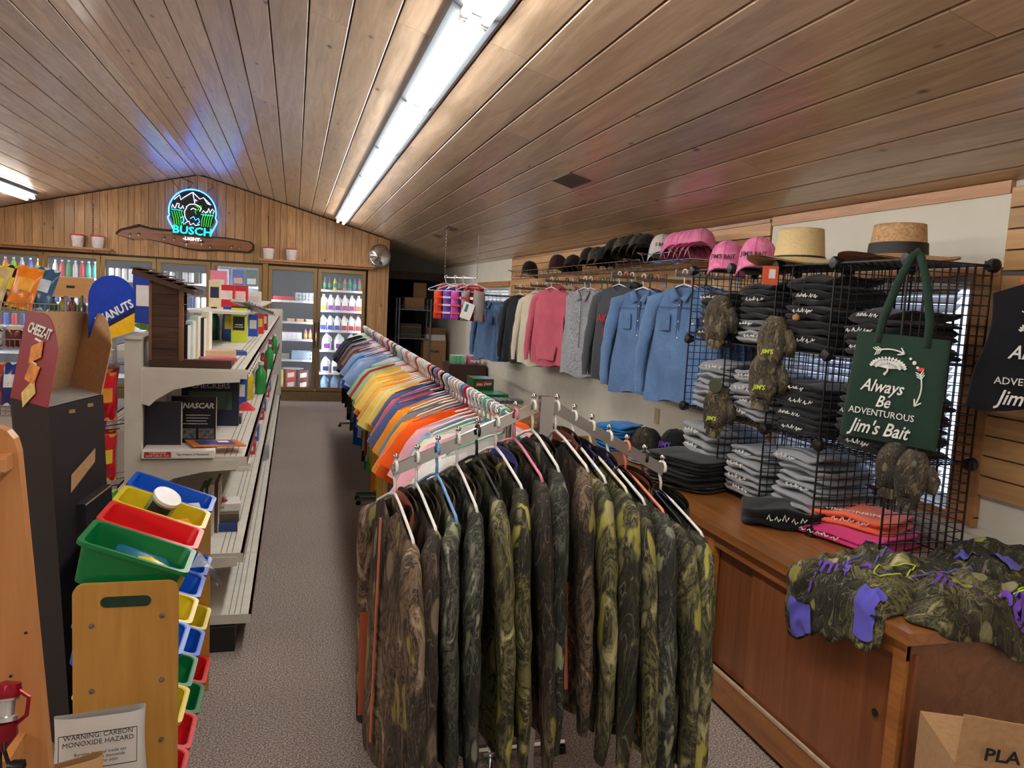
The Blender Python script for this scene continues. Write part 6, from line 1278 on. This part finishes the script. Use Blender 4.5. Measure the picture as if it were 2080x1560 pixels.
# ================================================================ ALCOVE, DRINK CASES, LIFE VESTS
def carton(P, d, label, c=(150, 112, 76), txt=None, nm='cardboard_box', rot=0, cat='box', grp=None):
    o = tag(MB().box((0, 0, d[2]/2), d, 0).box((0, 0, d[2]+.0005), (d[0], .05, .001), 1).box((0, -d[1]/2-.0005, d[2]*.8), (d[0]*.98, .001, .004), 1).build(nm, [flat('ct%s' % (c,), c, .8, 0, .08), flat('cttape', (176, 146, 104), .4)], None, P, (0, 0, rot)), label, cat, grp)
    if txt: text('lettering', txt, d[0]*.16, ink, o, frame((0, -d[1]/2-.001, d[2]*.45), (1, 0, 0), (0, 0, 1)), shear=.2, bold=.02)
    return o
e = thing('wire_utility_rack', 'grey metal utility rack in the dark storage alcove', 'shelving', (1.75, 13.55, 0)); gm = flat('rack_dark', (110, 112, 116), .4, .4)
for x in (0, .55):
    for y in (0, .4): MB().box((x, y, .85), (.025, .025, 1.7)).build('post', gm, e)
for z in (.1, .55, 1.0, 1.5):
    b = MB(); b.box((.275, 0, 0), (.55, .02, .02)); b.box((.275, .4, 0), (.55, .02, .02))
    for k in range(14): b.box((.02+.04*k, .2, 0), (.005, .4, .005))
    for k in range(14): b.box((.02+.04*k, -.01, .035), (.004, .004, .07))
    b.box((.275, -.01, .07), (.55, .005, .005)); b.build('wire_shelf', gm, e, (0, 0, z))
carton((2.02, 13.72, 1.512), (.34, .26, .2), 'cardboard box with white label on the top alcove rack shelf'); carton((2.12, 13.74, 1.713), (.24, .04, .26), 'open cardboard flap box standing on the top rack box', rot=.3)
carton((1.97, 13.72, 1.012), (.36, .26, .24), 'dark green storage box on the middle alcove rack shelf', (64, 62, 44)); carton((2.0, 13.72, .562), (.3, .26, .1), 'white flat box on the lower alcove rack shelf', (190, 188, 184))
tag(MB().lathe([(.1, 0), (.12, .02), (.1, .06), (0, .07)], 20).build('coiled_hose', black_pl, None, (2.0, 13.72, .664)), 'black coil lying on the white flat box', 'coil')
carton((2.48, 13.75, 0), (.38, .4, .62), 'tall brown box on the alcove floor'); carton((2.40, 13.72, .62), (.40, .3, .36), 'brown case lettered in the alcove, under the white boxes', (158, 118, 80), 'PRIME'); carton((2.42, 13.72, .98), (.34, .26, .1), 'white flat box stacked on the lettered case', (206, 204, 200)); carton((2.42, 13.72, 1.08), (.34, .24, .12), 'small brown box on the white flat box', (120, 84, 60))
# low cabinet and table with drink cases
e = thing('brown_cabinet', 'low dark brown cabinet holding two drink packs near the alcove', 'cabinet', (2.12, 10.75, 0)); cbm = flat('cab_brown', (66, 40, 32), .4)
MB().box((.27, .25, .40), (.54, .5, .80)).build('body', cbm, e); MB().box((.27, -.006, .41), (.50, .012, .72)).build('door', cbm, e); MB().box((.06, -.02, .5), (.012, .02, .06)).build('handle', flat('brass', (190, 160, 100), .3, .8), e)
def canpack(P, nx, ny, c, top_, label, txt=None, h=.13, r=.031, tray=None):
    g_ = thing('drink_pack', label, 'drink pack', P); W, Dp = nx*2*r+.008, ny*2*r+.008
    me = product('can', [colr('cp%s' % (c,), c), flat('ct%s' % (top_,), top_, .3, .7)])
    for i in range(nx):
        for j in range(ny): link('can', me, g_, (-W/2+.004+r+2*r*i, -Dp/2+.004+r+2*r*j, .003))
    if tray: MB().box((0, -Dp/2-.002, .03), (W, .003, .06)).box((0, Dp/2+.002, .03), (W, .003, .06)).box((-W/2-.002, 0, .03), (.003, Dp, .06)).box((W/2+.002, 0, .03), (.003, Dp, .06)).box((0, 0, .001), (W, Dp, .002)).build('tray', flat('tray%s' % (tray,), tray, .7), g_)
    MB().box((0, 0, .064), (W+.004, Dp+.004, .126)).build('shrink_wrap', glass('wrap', (230, 236, 236), .1, .14), g_)
    if txt: text('lettering', txt, .05, paper if txt != 'PRIME' else paper, g_, frame((0, -Dp/2-.006, .045), (1, 0, 0), (0, 0, 1)), bold=.03)
canpack((2.27, 10.95, .80), 3, 3, (70, 170, 80), (210, 212, 214), 'green wrapped pack of cans on the brown cabinet', h=.13); canpack((2.51, 10.95, .80), 3, 3, (190, 40, 60), (210, 120, 130), 'red wrapped pack of cans beside the green pack', 'PRIME')
e = thing('low_table', 'low wooden bench under the drink cases by the right wall', 'table', (2.0, 7.55, 0)); MB().box((.33, 1.35, .46), (.62, 2.7, .04)).build('top', oak, e)
for x, y in ((.05, .05), (.6, .05), (.05, 2.65), (.6, 2.65)): MB().box((x, y, .22), (.05, .05, .44)).build('leg', oak, e)
def softcase(P, c, label, txt, tc, rot=0): 
    o = tag(MB().box((0, 0, .065), (.26, .4, .13), 0).prism([(-.11, .02), (.11, .05), (.10, .11), (-.10, .09)], .001, 1, Matrix(((1, 0, 0, 0), (0, 0, -1, -.2006), (0, 1, 0, 0), (0, 0, 0, 1)))).build('soda_case', [colr('sc%s' % (c,), c), colr('scb%s' % (tc,), tc)], None, P, (0, 0, rot)), label, 'case')
    text('lettering', txt, .05, paper, o, frame((0, -.2025, .065), (1, 0, .1), (0, 0, 1)), shear=.25, bold=.03)
softcase((2.30, 9.6, .613), (16, 96, 48), 'dark green soda case with red lime logo on top of its pile', 'Mtn Dew', (190, 30, 50)); softcase((2.30, 9.6, .482), (16, 110, 56), 'green soda case under the red logo one', 'Mtn Dew', (30, 130, 60)); softcase((2.36, 9.1, .482), (14, 120, 62), 'bright green lemon-lime soda case on the bench', 'Sprite', (24, 140, 80))
canpack((2.36, 8.55, .482), 6, 4, (50, 50, 54), (120, 120, 124), 'black tray pack of dark cans on the bench', tray=(40, 38, 38)); canpack((2.36, 8.0, .482), 6, 4, (180, 150, 90), (200, 176, 120), 'gold cans in a kraft tray on the bench end', tray=(186, 148, 96))
# life vests on a suspended bar
pA, pB = Vector((1.72, 9.25, 1.965)), Vector((2.0, 8.75, 1.965))
e = thing('suspended_bar', 'chrome bar hung by thin chains from the ceiling for life vests', 'display bar', tuple(pA)); d = pB-pA
MB().tube([(0, 0, 0), d], .007, 8).build('bar', chrome, e)
for q, ce_ in ((Vector(), zc(1.72)-1.975), (d, zc(2.0)-1.975)):
    b = MB(); n = 14
    for k in range(n): b.lathe([(.0025, -.012), (.005, 0), (.0025, .012)], 6, 0, T(q.x, q.y, ce_*k/n+.012))
    b.tube([q, q+Vector((0, 0, ce_))], .0015, 5); b.build('chain', steel, e)
vm = {}
def vest(t, c1, c2, c3, label, rot):
    P = pA.lerp(pB, t); M = Matrix.Translation(P+Vector((0, 0, .007))) @ RZ(rot); hanger('white', M, 'white hanger of the '+label, 'vest hangers')
    g_ = thing('life_vest', label, 'life vest', group='life vests', M=M @ T(0, 0, -.02)); f1, f2, f3 = [cloth('v%s' % (c,), c, .7) for c in (c1, c2, c3)]
    for sx in (-1, 1): MB().surf(lambda u, v: (sx*(.035+.10*u*(1-.25*v*(1-v))), -.03-.03*sin(pi*u)*sin(pi*min(1, v+.1)), -.12-.36*v-.04*u*(1-v)), 8, 10).build('front_panel', f1, g_, smooth=True).modifiers.new('s', 'SOLIDIFY').thickness = .035
    MB().surf(lambda u, v: (.14*(2*u-1)*(1-.2*(1-v)), .035+.02*sin(pi*u), -.10-.38*v), 10, 8).build('back_panel', f2, g_, smooth=True).modifiers.new('s', 'SOLIDIFY').thickness = .03
    for k in range(3): MB().box((0, -.066, -.22-.09*k), (.26, .004, .022)).build('strap', f3, g_); MB().box((0, -.07, -.22-.09*k), (.035, .008, .03)).build('buckle', white_pl if k == 0 else black_pl, g_)
    MB().tube([(-.08, -.02, -.12), (-.06, .02, -.08), (.06, .02, -.08), (.08, -.02, -.12)], .012, 8).build('collar', f3, g_, smooth=True); return g_
vest(.05, (226, 70, 40), (40, 60, 170), (230, 90, 50), 'orange and blue life vest at the alcove end of the bar', -.3); vest(.35, (120, 70, 170), (90, 60, 160), (230, 226, 230), 'purple criss-cross life vest on the bar', -.35); vest(.6, (190, 80, 180), (40, 40, 46), (226, 80, 90), 'pink and violet life vest with coral straps', -.4)
v4 = vest(.92, (150, 140, 140), (160, 30, 50), (196, 40, 60), 'red and grey patterned life vest with paper tag in front', -.45)
MB().box((.07, -.10, -.36), (.13, .002, .19)).box((.05, -.102, -.33), (.03, .002, .09), 1).build('paper_tag', [paper, flat('tag_teal', (20, 120, 140), .5)], v4, None, (0, .3, 0))
